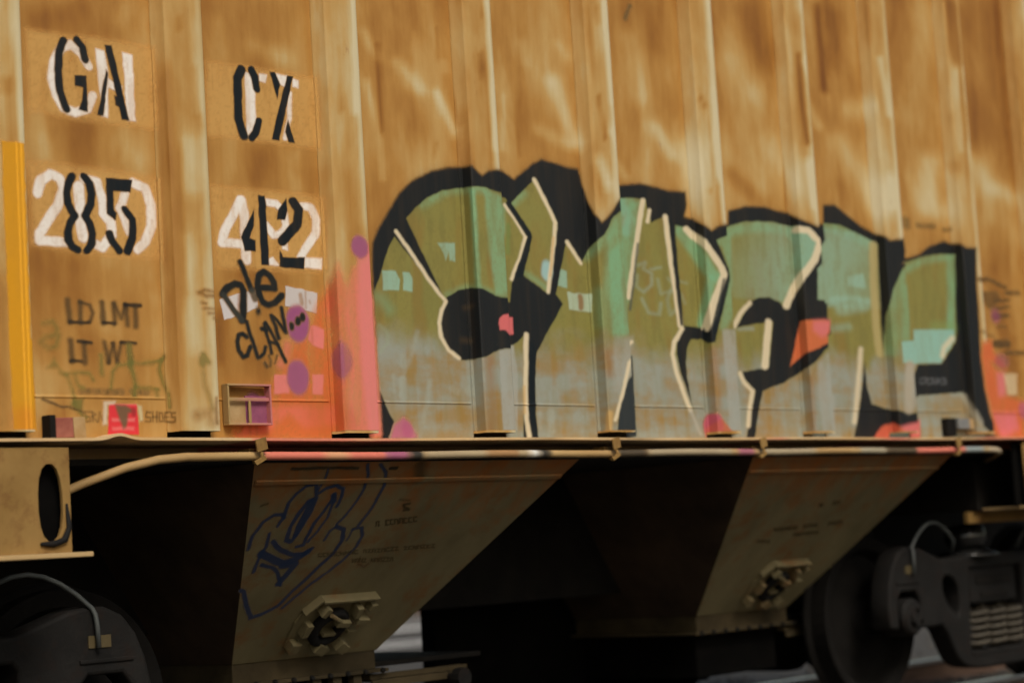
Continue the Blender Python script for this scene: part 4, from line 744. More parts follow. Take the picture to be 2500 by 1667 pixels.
('s',(34, 28, 18),0.75,0.004,'o',0,[5.128,0.472,5.098,0.471,5.115,0.488,5.144,0.489],0.007,0.005),
('s',(34, 28, 18),0.75,0.004,'o',0,[5.159,0.485,5.142,0.468,5.172,0.469,5.188,0.486],0.007,0.006),
('s',(34, 28, 18),0.75,0.004,'o',0,[5.203,0.482,5.186,0.465,5.231,0.483,5.215,0.466],0.007,0.006),
('s',(34, 28, 18),0.75,0.004,'o',0,[5.337,0.476,5.32,0.459,5.349,0.46,5.366,0.477],0.007,0.006),
('s',(34, 28, 18),0.75,0.004,'o',0,[5.394,0.457,5.365,0.456,5.382,0.473,5.411,0.474],0.007,0.006),
('s',(34, 28, 18),0.75,0.004,'o',0,[5.427,0.472,5.41,0.454,5.441,0.455,5.458,0.473],0.007,0.006)],
'right_print2':[('s',(34, 28, 18),0.7,0.004,'o',0,[5.072,0.543,5.058,0.528,5.097,0.544,5.083,0.529],0.007,0.006),
('s',(34, 28, 18),0.7,0.004,'o',0,[5.121,0.529,5.096,0.528,5.11,0.542,5.135,0.544],0.007,0.006),
('s',(34, 28, 18),0.7,0.004,'o',0,[5.149,0.541,5.135,0.526,5.16,0.527,5.174,0.542],0.007,0.006),
('s',(34, 28, 18),0.7,0.004,'o',0,[5.175,0.525,5.2,0.527,5.189,0.54,5.214,0.541],0.007,0.006),
('s',(34, 28, 18),0.7,0.004,'o',0,[5.227,0.539,5.212,0.524,5.238,0.525,5.252,0.54],0.007,0.006),
('s',(34, 28, 18),0.7,0.004,'o',0,[5.267,0.538,5.253,0.523,5.278,0.524,5.293,0.539],0.007,0.006)],
'right_print3':[('s',(34, 28, 18),0.6,0.004,'o',0,[4.783,0.576,4.769,0.562,4.806,0.577,4.793,0.563],0.007,0.005),
('s',(34, 28, 18),0.6,0.004,'o',0,[4.809,0.565,4.833,0.566,4.823,0.579,4.847,0.581],0.007,0.005),
('s',(34, 28, 18),0.6,0.004,'o',0,[4.852,0.569,4.876,0.57,4.866,0.584,4.89,0.585],0.007,0.005)]}
STAINS=[
(0.6,[2.173,3.158,2.296,3.067],0.04,0.029),
(0.9,[2.4,3.055,2.495,2.9],0.031,0.023),
(0.4,[2.447,3.195,2.453,3.163],0.027,0.019),
(0.5,[3.325,3.386,3.371,3.337],0.041,0.028),
(0.8,[3.277,3.202,3.335,3.074,3.405,2.946],0.056,0.038),
(0.5,[3.166,2.974,3.362,2.928],0.046,0.031),
(0.65,[3.937,3.484,3.997,3.223],0.084,0.054),
(0.75,[4.115,3.073,4.216,2.962],0.058,0.036),
(0.6,[3.643,3.008,3.868,2.815],0.033,0.021),
(0.6,[1.996,3.257,2.056,3.173],0.034,0.025),
(0.6,[1.989,3.053,2.041,2.851,2.052,2.668],0.025,0.019),
(0.4,[2.946,3.107,2.906,2.867],0.024,0.016),
(0.35,[3.083,3.351,3.096,3.273],0.044,0.03),
(0.5,[4.846,3.478,4.992,3.346],0.127,0.077),
(0.7,[5.503,3.545,5.725,3.241],0.048,0.028),
(0.5,[5.175,3.078,5.322,2.888],0.088,0.075),
(0.8,[5.909,3.174,6.098,3,6.255,2.851],0.131,0.073),
(0.5,[6.004,3.352,6.212,3.394],0.068,0.06),
(0.35,[6.957,3.962,6.825,3.393],0.197,0.107),
(0.8,[6.945,3.153,6.876,2.908],0.119,0.064),
(0.6,[7.807,3.058,7.977,3.028],0.107,0.054),
(0.5,[7.525,3.198,7.674,3.081],0.129,0.067),
(0.5,[4.316,3.001,4.368,2.785],0.086,0.071),
(-0.5,[2.221,2.995,2.257,2.906],0.087,0.063),
(-0.6,[2.068,3.224,2.058,2.853],0.013,0.009),
(-0.35,[4.141,3.629,4.159,3.487],0.115,0.073),
(-0.35,[3.108,3.087,3.115,2.955],0.099,0.067),
(-0.4,[2.29,3.446,2.289,3.319],0.022,0.016),
(-0.4,[2.423,3.338,2.413,3.209],0.013,0.01),
(-0.4,[3.03,3.078,3.018,2.846],0.012,0.008),
(-0.4,[2.375,2.849,2.361,2.791],0.013,0.01),
(-0.45,[5.04,3.748,5.167,3.536],0.131,0.078),
(-0.9,[5.81,3.888,5.821,3.45],0.042,0.024),
(-0.4,[5.976,3.873,5.937,3.585],0.071,0.041),
(-1.1,[5.439,3.567,5.433,3.319,5.461,3.121],0.024,0.014),
(-0.8,[7.265,4.089,7.281,3.771],0.067,0.035),
(-0.55,[7.845,4.123,7.82,3.761,7.639,3.385],0.221,0.114),
(-0.7,[4.816,2.907,5.025,2.791],0.076,0.045),
(-0.4,[5.877,2.94,5.891,2.836],0.071,0.04),
(-0.4,[7.162,3.143,7.18,3.133],0.066,0.035),
(-0.3,[5.466,3.774,5.457,3.71],0.061,0.036),
(-0.35,[0.18,3.076,0.348,3.141],0.054,0.046),
(-0.6,[0.341,2.691,0.357,2.608],0.084,0.071),
(0.5,[0.166,2.755,0.191,2.591],0.036,0.031),
(0.35,[0.552,2.685,0.571,2.629],0.053,0.043),
(0.35,[0.526,3.134,0.549,3.172],0.042,0.035),
(-0.4,[1.279,2.689,1.266,2.614],0.059,0.046),
(0.45,[1.282,3.119,1.448,3.092],0.049,0.038),
(-0.35,[1.394,3.26,1.398,3.198],0.081,0.063),
(0.3,[1.1,3.184,1.076,3.042],0.034,0.027),
(0.4,[1.463,2.707,1.471,2.584],0.041,0.031),
(-0.7,[-0.065,2.82,-0.066,2.798],0.019,0.016),
(-0.5,[0.815,3.148,0.814,3.118],0.011,0.009),
(-0.5,[0.883,2.785,0.895,2.745],0.022,0.018),
(0.6,[0.826,2.696,0.838,2.522],0.04,0.032),
(0.4,[0.864,3.233,0.873,2.996],0.015,0.012),
(0.8,[1.81,3.364,1.803,2.915],0.017,0.013),
(-0.5,[1.736,3.161,1.73,2.906],0.007,0.005),
(-0.4,[1.637,3.281,1.626,2.778],0.013,0.009),
(-0.9,[2.691,3.485,2.693,3.401],0.009,0.007),
(-0.8,[2.67,3.235,2.672,3.158],0.015,0.01),
(-0.7,[3.564,3.157,3.596,2.955],0.011,0.007),
(-0.6,[3.605,3.569,3.608,3.493],0.011,0.007),
(0.8,[2.728,3.491,2.738,3.167,2.738,2.844],0.019,0.013),
(0.8,[3.652,3.618,3.656,3.134],0.016,0.01),
(0.9,[3.545,2.861,3.596,2.75],0.037,0.024),
(0.9,[4.563,3.744,4.556,3.374,4.556,2.863],0.024,0.015),
(0.8,[6.338,3.658,6.383,3.353],0.03,0.017),
(0.9,[5.46,3.013,5.485,2.796],0.04,0.023),
(0.7,[6.348,3.007,6.356,2.859],0.045,0.025),
(0.5,[7.253,3.698,7.248,3.251],0.041,0.022),
(-0.6,[4.448,3.251,4.489,3.205],0.018,0.011),
(-0.5,[4.477,2.79,4.487,2.777],0.024,0.015),
(-0.4,[0.292,2.218,0.299,2.097],0.05,0.042),
(-0.25,[0.435,2.131,0.466,2.077],0.069,0.056),
(0.4,[0.176,1.829,0.187,1.775],0.052,0.043),
(0.4,[0.64,1.942,0.642,2.113],0.039,0.032),
(-0.5,[1.05,2.069,1.047,1.892],0.019,0.015),
(0.5,[0.808,2.11,0.813,1.938],0.029,0.023),
(-0.3,[1.134,2.221,1.288,2.212],0.047,0.036),
(0.5,[0.838,1.63,0.86,1.619],0.022,0.017),
(-0.3,[0.371,1.933,0.492,1.909],0.069,0.056),
(0.45,[0.806,2.341,0.811,2.168],0.029,0.023),
(0.3,[6.945,2.854,7.063,2.894],0.086,0.045),
(-0.35,[7.694,2.812,7.694,2.597],0.085,0.043),
(0.3,[7.872,2.421,7.852,2.235],0.049,0.025)]


# ------------------------------------------------------------------ ground and tracks
g = MB(); g.add([(-400, -400, 0), (400, -400, 0), (400, 400, 0), (-400, 400, 0)], [(0, 1, 2, 3)])
tag(g.build('ground', M['ground']), kind='structure')

RAIL_TOP = .17
CENTRE_Y = 1.5
def track(yc, x0, x1, tx0, tx1, label):
    root = empty('railway_track', ((x0 + x1) / 2, yc, 0))
    tag(root, label, 'track', 'railway tracks in the yard')
    ox = root.location
    for s in (-1, 1):
        y = s * .7525
        m = MB()
        h = RAIL_TOP
        prof = [(-.07, .012), (.07, .012), (.07, .024), (.012, .04), (.010, h - .045), (.030, h - .036), (-.030, h - .036), (-.010, h - .045), (-.012, .04), (-.07, .024)]
        a = [(x0 - ox.x, y + py, pz) for py, pz in prof]; b = [(x1 - ox.x, y + py, pz) for py, pz in prof]
        k = len(prof)
        m.add(a + b, [(i, (i + 1) % k, k + (i + 1) % k, k + i) for i in range(k)])
        rl = m.build('rail', M['rail'], root)
        m = MB()
        m.box(x0 - ox.x, x1 - ox.x, y - .037, y + .037, h - .034, h)
        m.build('running_surface', M['railtop'], rl, bevel=.003)
    tm = None
    x = tx0; i = 0
    while x < tx1:
        if tm is None:
            m = MB(); m.box(-.115, .115, -1.28, 1.28, -.10, .011)
            t = m.build('tie', M['tie'], root, bevel=.008); tm = t.data
        else:
            t = bpy.data.objects.new('tie', tm); col.objects.link(t); t.parent = root
        t.location = (x - ox.x + rnd.uniform(-.02, .02), rnd.uniform(-.04, .04), 0)
        t.rotation_euler = (0, 0, rnd.uniform(-.015, .015))
        x += .52
    return root
track(CENTRE_Y, -40, 60, -3, 14, 'nearest track, the one the ochre hopper car stands on')
track(24.0, -40, 90, 14, 36, 'far track with rusty rails glimpsed beyond the white glint strips')

def glint(y, w, h, label):  # white strips added to imitate bright glints on distant rails
    m = MB(); m.box(-20, 80, -w / 2, w / 2, 0, h)
    o = m.build('glint_strip', M['glint'], bevel=.004); o.location = (0, y, 0)
    tag(o, label, 'glint', 'white glint strips across the yard')
glint(13.65, .10, .010, 'narrow white strip for a kerb line under the car, nearest of the three')
glint(14.3, .10, .010, 'narrow white strip for a kerb line under the car, middle one of the three')
glint(17.9, .3, .02, 'broad white strip for a kerb line under the car, farthest of the three')

# loose ballast, too many stones to count
def ballast():
    vs = []; fs = []
    for i in range(7000):
        if i < 5200: x = rnd.uniform(-5, 15); y = rnd.gauss(1.5, 1.5)
        else: x = rnd.uniform(5, 24); y = 24.0 + rnd.gauss(0, .9)
        s = rnd.uniform(.018, .042)
        c = Vector((x, y, rnd.uniform(.0, .012)))
        e = Matrix.Rotation(rnd.uniform(0, 6.28), 3, Vector((rnd.uniform(-1, 1), rnd.uniform(-1, 1), rnd.uniform(.2, 1))).normalized())
        b = len(vs)
        for d in ((1, 0, 0), (-1, 0, 0), (0, 1, 0), (0, -1, 0), (0, 0, 1), (0, 0, -1)):
            vs.append(c + e @ (Vector(d) * s * rnd.uniform(.7, 1.2)))
        for t in ((0, 2, 4), (2, 1, 4), (1, 3, 4), (3, 0, 4), (2, 0, 5), (1, 2, 5), (3, 1, 5), (0, 3, 5)): fs.append(tuple(b + j for j in t))
    me = bpy.data.meshes.new('ballast'); me.from_pydata(vs, [], fs)
    tag(link('ballast', me, M['stone']), 'grey crushed stone ballast around the rails', 'ballast', kind='stuff')
ballast()

# ------------------------------------------------------------------ the hopper car
PITCHX, RIB_D, PANEL_Y = .8, .065, .065
RIB_FRONT, WEB = .18, .016
# rib section: thin mounting flange, slanted web, flat face, far web
RIB_X = [-.196, -.1955, -.1815, -.180, -.174, -.14, -.11, -.08, -.055, -.036, -.018, -.004, 0, .004]
RIB_Y = [PANEL_Y, PANEL_Y - .009, PANEL_Y - .009, .005, 0, 0, 0, 0, 0, 0, 0, 0, .003, PANEL_Y]
SILL_Z, SIDE_TOP = 1.602, 4.45
car = empty('hopper_car', (3.4, CENTRE_Y, RAIL_TOP))
tag(car, 'ochre ribbed hopper car covered in green, black and pink graffiti', 'freight car')
CO = Vector(car.location)
def part(mb, name, mat, parent=None, **kw):
    """world-coordinate mesh parented to the car"""
    o = mb.build(name, mat, None, **kw)
    return adopt(o, parent)
def adopt(o, parent=None):
    o.parent = parent or car
    o.data.transform(Matrix.Translation(-CO)) if parent is None else o.data.transform(Matrix.Translation(-CO))
    return o

# one pitch of the skin, from a rib's right edge to the next: (x, y) and length along the surface
SEC = np.array([(0, RIB_Y[-2]), (RIB_X[-1], PANEL_Y)] + [(PITCHX + x_, y_) for x_, y_ in zip(RIB_X[:-1], RIB_Y[:-1])])
SEC_S = np.concatenate([[0], np.cumsum(np.hypot(*np.diff(SEC, axis=0).T))])
LP = SEC_S[-1]
def unfold(s, off=0.0):
    """length along the skin -> x and depth y, lifted off the surface by off"""
    d = np.diff(SEC, axis=0); d /= np.hypot(*d.T)[:, None]
    nrm = np.stack([d[:, 1], -d[:, 0]], 1)
    a_ = np.vstack([nrm[-1:], nrm]); b_ = np.vstack([nrm, nrm[:1]])
    mit = a_ + b_
    mit = mit / np.maximum((mit * a_).sum(1), .3)[:, None]
    P = SEC + off * mit
    k = np.floor(s / LP)
    t = s - k * LP
    return k * PITCHX + np.interp(t, SEC_S, P[:, 0]), np.interp(t, SEC_S, P[:, 1])

def wave(x, z):
    """slight buckling of the panels, and the weld bead near the sill"""
    r = PITCHX * np.ceil(x / PITCHX - 1e-9)
    t = np.clip((x - (r - PITCHX) - .004) / (PITCHX - .004 - .196), 0, 1)
    env = np.sin(np.pi * t)
    k = np.round(r / PITCHX)
    b = .005 * np.sin(z * 2.3 + k * 1.7) + .003 * np.sin(z * 5.1 + k * 2.9)
    bead = .0045 * np.clip(1 - np.abs(z - 1.751) / .0055, 0, 1) * (env > 0.02)
    return env * b - bead

def stain_field(X, Z):
    s = np.zeros_like(X)
    for v, pts, hx, hz in STAINS:
        p = np.array(pts).reshape(-1, 2)
        d = polydist(X, Z, p, hx, hz)
        s += v * np.exp(-(d * .95) ** 2)
    s += .38 * np.exp(-((Z - 2.9) / .28) ** 2) * sstep(3.2, 4.6, X)      # scrubbed, faded band above the lettering
    return s
def polydist(X, Z, p, hx, hz):
    sx, sz = X / hx, Z / hz
    q = p / np.array([hx, hz])
    best = np.full(X.shape, 1e9)
    for i in range(len(q) - 1):
        a, b = q[i], q[i + 1]
        ab = b - a; L = float(ab @ ab) + 1e-12
        t = np.clip(((sx - a[0]) * ab[0] + (sz - a[1]) * ab[1]) / L, 0, 1)
        best = np.minimum(best, (sx - a[0] - t * ab[0]) ** 2 + (sz - a[1] - t * ab[1]) ** 2)
    return np.sqrt(best)

def grid_mesh(name, X, Y, Z, keep=None, attr=None, attr_name=None):
    """X Y Z arrays (nx, nz) -> quad mesh; keep masks cells"""
    nx, nz = X.shape
    idx = np.arange(nx * nz).reshape(nx, nz)
    q = np.stack([idx[:-1, :-1], idx[1:, :-1], idx[1:, 1:], idx[:-1, 1:]], -1)
    q = q[keep] if keep is not None else q.reshape(-1, 4)
    used, inv = np.unique(q, return_inverse=True)
    q = inv.reshape(-1, 4)
    co = np.stack([X, Y, Z], -1).reshape(-1, 3)[used]
    me = bpy.data.meshes.new(name)
    me.vertices.add(len(co)); me.vertices.foreach_set('co', co.astype(np.float32).ravel())
    me.loops.add(q.size); me.loops.foreach_set('vertex_index', q.astype(np.int32).ravel())
    me.polygons.add(len(q)); me.polygons.foreach_set('loop_start', np.arange(0, q.size, 4, dtype=np.int32))
    me.update(calc_edges=True)
    if attr is not None:
        if attr.ndim == 2:
            a = me.attributes.new(attr_name, 'FLOAT', 'POINT'); a.data.foreach_set('value', attr.reshape(-1)[used].astype(np.float32))
        else:
            a = me.attributes.new(attr_name, 'FLOAT_COLOR', 'POINT'); a.data.foreach_set('color', attr.reshape(-1, 4)[used].astype(np.float32).ravel())
    me.validate()
    return me

zz = np.unique(np.concatenate([np.arange(SILL_Z, SIDE_TOP, .02), [1.7455, 1.748, 1.751, 1.754, 1.7565, SIDE_TOP]]))
K0, K1 = -2, 11
for k in range(K0, K1):
    # panel between rib k and rib k+1
    xs = np.linspace(k * PITCHX + .004, (k + 1) * PITCHX - .196, 31)
    X, Z = np.meshgrid(xs, zz, indexing='ij')
    Y = PANEL_Y + wave(X, Z)
    vis = -1 <= k <= 9
    SS = k * LP + SEC_S[1] + (X - k * PITCHX - RIB_X[-1])
    me = grid_mesh('side_panel', X, Y, Z, None, stain_field(SS, Z) - .22 * max(0, min(1, (k - 4) / 4)) if vis else np.zeros_like(X), 'stain_and_light')  # panels toward the right darkened in colour to imitate light falling off
    adopt(link('side_panel', me, M['panel']))
for k in range(K0, K1 + 1):
    r = k * PITCHX
    px = [r + v for v in RIB_X]
    py = RIB_Y
    zb = np.concatenate([[1.626 + .004 * math.sin(k * 2.1)], np.arange(1.65, SIDE_TOP, .03)])
    X, Z = np.meshgrid(np.array(px), zb, indexing='ij')
    Y = np.repeat(np.array(py)[:, None], len(zb), 1)
    SS = np.repeat(np.append((k - 1) * LP + SEC_S[2:], k * LP + SEC_S[1])[:, None], len(zb), 1)
    me = grid_mesh('rib', X, Y, Z, None, (stain_field(SS, Z) - .12 * max(0, min(1, (k - 4) / 3)) + .75 * np.exp(-((X - r + .012) / .024) ** 2) * (.4 + fbm(X * 3, Z * 2.2, 33)) - .5 * sstep(.6, .72, fbm(X * 16, Z * 1.1, 37)) * (X < r - .03)) if -1 <= k <= 10 else np.zeros_like(X), 'stain_and_light')  # pale strip along each rib's right edge is a painted highlight
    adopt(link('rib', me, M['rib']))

# body behind the skin: roof, far side, ends, end slopes
XL, XR = K0 * PITCHX - .3, K1 * PITCHX + .1
m = MB(); m.box(XL, XR, .09, 2.94, SIDE_TOP - .05, SIDE_TOP + .06); m.box(XL, XR, .3, 2.7, SIDE_TOP + .06, SIDE_TOP + .18); part(m, 'roof', M['under'], bevel=.02)
m = MB(); m.box(XL, XR, 2.92, 2.95, 1.45, SIDE_TOP - .05); part(m, 'far_side_sheet', M['under'])
for x in (XL, XR - .03):
    m = MB(); m.box(x, x + .03, .09, 2.92, 2.4, SIDE_TOP - .05); part(m, 'end_sheet', M['under'])
m = MB(); m.box(XL, XR, .13, 2.9, 1.517, 1.54); part(m, 'floor_plate', M['dark'])
m = MB(); m.box(XL - .3, XR + .3, 1.33, 1.67, .87, 1.50); part(m, 'centre_sill', M['dark'], bevel=.01)

# side sill: lip with a dent, web below
xs = np.concatenate([np.arange(XL, -.1, .2), np.arange(-.1, 1.0, .02), np.arange(1.0, XR, .1)])
def lipdent(x): return .016 * math.exp(-((x - .335) / .05) ** 2) + .0018 * math.sin(x * 3.1)
m = MB()
pr = [(-.018, SILL_Z - .010), (-.018, SILL_Z), (.075, SILL_Z + .001), (.315, SILL_Z), (.315, 1.545), (.303, 1.545), (.30, SILL_Z - .014)]
vs_ = []; n_ = len(pr)
for x in xs:
    for y, z in pr: vs_.append((x, y, z + lipdent(x) * (1 if y < .2 else 0)))
m.add(vs_, [(i * n_ + j, i * n_ + (j + 1) % n_, (i + 1) * n_ + (j + 1) % n_, (i + 1) * n_ + j) for i in range(len(xs) - 1) for j in range(n_)])

def span_paint(me, base, spans, seed, ystretch=0):
    """colour attribute along x: base mottled, spans (x0, x1, rgb, strength)"""
    n = len(me.vertices); co = np.empty(n * 3, np.float32); me.vertices.foreach_get('co', co); co = co.reshape(-1, 3)
    x = co[:, 0] + CO.x
    c = np.zeros((n, 4)); c[:, 3] = 1
    nn = fbm(x * 7, co[:, 2] * 9 + co[:, 1] * 5, seed)[:, None]
    c[:, :3] = np.array(G(base[0])) * (1 - nn) + np.array(G(base[1])) * nn
    for x0, x1, rgb, s in spans:
        w = (sstep(x0 - .02, x0 + .02, x) * (1 - sstep(x1 - .02, x1 + .02, x)) * s)[:, None]
        c[:, :3] = c[:, :3] * (1 - w) + np.array(G(rgb)) * w
    a = me.attributes.new('paint', 'FLOAT_COLOR', 'POINT'); a.data.foreach_set('color', c.astype(np.float32).ravel())
PKc, PUc, BKc, GYc = (206, 108, 96), (150, 76, 116), (34, 38, 40), (150, 146, 128)
sill = part(m, 'side_sill', M['decal'])
span_paint(sill.data, ((190, 152, 100), (210, 184, 144)), [(.93, 1.42, PKc, .75), (1.5, 1.76, PKc, .6), (2.5, 2.6, BKc, .6), (3.1, 3.3, BKc, .4), (4.2, 4.32, PKc, .5), (5.2, 5.5, PKc, .7), (6.2, 7.4, PKc, .6)], 5)

# train-line pipe under the sill
path = [(.150, .17, 1.400), (.20, .145, 1.425), (.27, .11, 1.455), (.40, .045, 1.502), (.52, .012, 1.527), (.64, .004, 1.535)]
x = .70
while x < 6.34: path.append((x, .002, 1.536 - .004 * math.sin((x - .97) * 2.4) ** 2)); x += .03
path += [(6.40, .004, 1.533), (6.46, .02, 1.530), (6.54, .06, 1.524), (6.66, .16, 1.51), (6.9, .4, 1.48)]
m = MB(); m.tube(path, .016, 14)
pipe = part(m, 'brake_pipe', M['decal'], smooth=True)
span_paint(pipe.data, ((150, 118, 74), (178, 150, 104)), [(.99, 1.62, PKc, .85), (1.30, 1.42, (196, 170, 120), .5), (1.62, 1.75, PUc, .85), (1.75, 1.83, BKc, .95), (1.84, 2.45, GYc, .5), (2.2, 2.4, (150, 98, 44), .6), (2.47, 2.53, (210, 210, 204), .95), (2.53, 2.6, BKc, .95), (3.05, 3.26, BKc, .85), (3.27, 3.9, GYc, .6), (3.95, 4.08, PUc, .7), (4.12, 4.6, GYc, .6), (5.0, 5.25, GYc, .8), (5.25, 5.55, BKc, .8), (5.55, 6.05, PKc, .85), (6.05, 6.25, (130, 150, 156), .8), (6.3, 6.5, (170, 166, 150), .6)], 9)
for cx in (.965, 3.02, 4.13, 5.95):
    m = MB()
    m.tube([(cx, -.004 + .027 * math.cos(t), 1.534 + .027 * math.sin(t)) for t in [R(a) for a in range(-210, 31, 24)]], .007, 8)
    m.obox((cx - .022, -.034, 1.548), (.05, .0, .012), (0, .006, .0), (-.008, 0, .045))
    m.obox((cx - .03, -.036, 1.500), (.05, 0, .022), (0, .005, 0), (-.012, 0, .014))
    m.box(cx - .012, cx + .012, .03, .094, 1.55, 1.566)
    part(m, 'pipe_clamp', M['clamp'] if 'clamp' in M else M['under'])

# ---------------------------------------------------------------- paint layers as draped skins
def layer_mask(L, xs, zs, X, Z):
    """returns (slices, mask)"""
    kind = L[0]
    soft = L[3]
    if kind == 'p':
        p = np.array(L[6]).reshape(-1, 2); mx = mz = soft + .002
        lo, hi = p.min(0), p.max(0)
    else:
        p = np.array(L[6]).reshape(-1, 2); hx, hz = L[7], L[8]
        lo, hi = p.min(0) - (hx, hz), p.max(0) + (hx, hz); mx = soft * hx / min(hx, hz) + .002; mz = soft * hz / min(hx, hz) + .002
    i0, i1 = np.searchsorted(xs, lo[0] - mx), np.searchsorted(xs, hi[0] + mx)
    j0, j1 = np.searchsorted(zs, lo[1] - mz), np.searchsorted(zs, hi[1] + mz)
    if i1 <= i0 or j1 <= j0: return None
    sl = (slice(i0, i1), slice(j0, j1))
    x, z = X[sl], Z[sl]
    # hand wobble
    wx = x + (fbm(x * 28, z * 28, 41, 2) - .5) * .007
    wz = z + (fbm(x * 28 + 60, z * 28 + 9, 43, 2) - .5) * .007
    if kind == 'p':
        inside = np.zeros(x.shape, bool); best = np.full(x.shape, 1e9)
        n = len(p)
        for i in range(n):
            a, b = p[i], p[(i + 1) % n]
            ab = b - a; LL = float(ab @ ab) + 1e-12
            t = np.clip(((wx - a[0]) * ab[0] + (wz - a[1]) * ab[1]) / LL, 0, 1)
            best = np.minimum(best, (wx - a[0] - t * ab[0]) ** 2 + (wz - a[1] - t * ab[1]) ** 2)
            if a[1] != b[1]:
                c = ((a[1] > wz) != (b[1] > wz)) & (wx < (b[0] - a[0]) * (wz - a[1]) / (b[1] - a[1]) + a[0])
                inside ^= c
        sd = np.sqrt(best) * np.where(inside, -1, 1)
    else:
        d = polydist(wx, wz, p, hx, hz)
        sd = (d - 1) * min(hx, hz)
    mk = 1 - sstep(-soft, soft, sd)
    if L[5]:
        nn = sstep(.42, .72, fbm(x * 26, z * 7, 51)) * .75 + sstep(.5, .8, fbm(x * 90, z * 90, 57, 2)) * .45
        mk = mk * (1 - L[5] * np.clip(nn, 0, 1))
    return sl, mk

def composite(layers, h, pad=.03):
    lo = np.array([1e9, 1e9]); hi = -lo
    for L in layers:
        if L[0] == 'wash': continue
        p = np.array(L[6]).reshape(-1, 2); e = (L[7], L[8]) if L[0] == 's' else (0, 0)
        lo = np.minimum(lo, p.min(0) - e); hi = np.maximum(hi, p.max(0) + e)
    lo -= pad; hi += pad
    return lo, hi, h

def paint_skin(name, layers, h, off, drape=True, parent=None, place=None, zmin=SILL_Z + .004, under=(166, 124, 66)):
    offset = off * .3
    lo, hi, h = composite(layers, h)
    xs = np.arange(lo[0], hi[0], h)
    if drape:
        bp = []
        for k in range(K0, K1 + 1):
            bp += [k * LP + v for v in SEC_S]
        bp = np.array(bp); xs = np.unique(np.concatenate([xs, bp[(bp > lo[0]) & (bp < hi[0])]]))
    zlo = max(lo[1], zmin) if drape else lo[1]
    zs = np.arange(zlo, hi[1], h)
    if drape:
        zbp = np.array([1.7455, 1.748, 1.751, 1.754, 1.7565]); zs = np.unique(np.concatenate([zs, zbp[(zbp > zlo) & (zbp < hi[1])]]))
    X, Z = np.meshgrid(xs, zs, indexing='ij')
    A = np.zeros(X.shape + (4,)); fillm = np.zeros(X.shape)
    for L in layers:
        if L[0] == 'wash':
            # thin, scrubbed fill near the sill
            w = fillm * (1 - sstep(1.93, 2.10, Z + (fbm(X * 6, Z * 6, 71) - .5) * .22))
            nn = .25 * sstep(.5, .7, fbm(X * 20, Z * 2.5, 68, 3)) + .75 * sstep(.36, .68, .65 * fbm(X * 3.6, Z * 13, 61, 5) + .35 * fbm(X * 14, Z * 14, 66, 4))
            g0 = np.array(G((142, 152, 146))); g1 = np.array(G((146, 118, 70)))
            c = g0 * (1 - nn[..., None]) + g1 * nn[..., None]
            A[..., :3] = A[..., :3] * (1 - .92 * w[..., None]) + c * .92 * w[..., None]
            # olive and green drift in the upper fill
            u = fillm * (1 - w)
            n2 = sstep(.45, .75, fbm(X * 5, Z * 5, 81, 4))[..., None] * u[..., None] * .32
            A[..., :3] = A[..., :3] * (1 - n2) + np.array(G((120, 128, 72))) * n2
            n3 = sstep(.5, .8, fbm(X * 9, Z * 3, 91, 4))[..., None] * u[..., None] * .5
            A[..., :3] = A[..., :3] * (1 - n3) + np.array(G((128, 98, 46))) * n3
            continue
        r = layer_mask(L, xs, zs, X, Z)
        if r is None: continue
        sl, mk = r
        c = np.array(G(lin_key(L[1]))); a = L[2]
        B = A[sl]
        if L[4] == 'r':
            B[..., :3] = B[..., :3] * (1 - mk[..., None]) + c * mk[..., None]
            B[..., 3] = B[..., 3] * (1 - mk) + a * mk
            fillm[sl] = np.maximum(fillm[sl], mk)
        else:
            s = mk * a
            if L[4] == 'f': s = s * fillm[sl]      # only where the letter fill is
            out = s + B[..., 3] * (1 - s)
            B[..., :3] = (c * s[..., None] + B[..., :3] * (B[..., 3] * (1 - s))[..., None]) / np.maximum(out, 1e-5)[..., None]
            B[..., 3] = out
        A[sl] = B
    if drape:
        X0, P = unfold(X)
        A[..., 3][(P < PANEL_Y - .002) & (Z < 1.634)] = 0
        X, Y = unfold(X, offset)
        Y = Y + wave(X0, Z)
    else:
        Y = np.full_like(X, -offset)
    # bleed colour into clear vertices so that edges do not darken
    for _ in range(2):
        w = (A[..., 3] > .01).astype(float)
        Cw = A[..., :3] * w[..., None]
        sW = np.zeros_like(w); sC = np.zeros_like(Cw)
        for ax, s in ((0, 1), (0, -1), (1, 1), (1, -1)):
            sW += np.roll(w, s, ax); sC += np.roll(Cw, s, ax)
        fillv = (w == 0) & (sW > 0)
        A[..., :3][fillv] = (sC / np.maximum(sW, 1e-6)[..., None])[fillv]
        A[..., 3][fillv] = np.maximum(A[..., 3][fillv], .0101 if _ == 0 else 0)
    # light crosses a thin film twice: lift the thin parts so that they read as thin paint
    A[..., :3] += (1 - np.clip(A[..., 3:4], 0, 1)) * np.array(G(under))
    keep = (np.maximum.reduce([A[:-1, :-1, 3], A[1:, :-1, 3], A[1:, 1:, 3], A[:-1, 1:, 3]]) > .012)
    if place is not None: X, Y, Z = place(X, Y, Z)
    me = grid_mesh(name, X, Y, Z, keep, A, 'paint')
    o = link(name, me, M['decal'])
    return adopt(o, parent)
def lin_key(c):
    if c == 'k': return (15, 23, 28)
    if c == 'w': return (228, 224, 218)
    return c

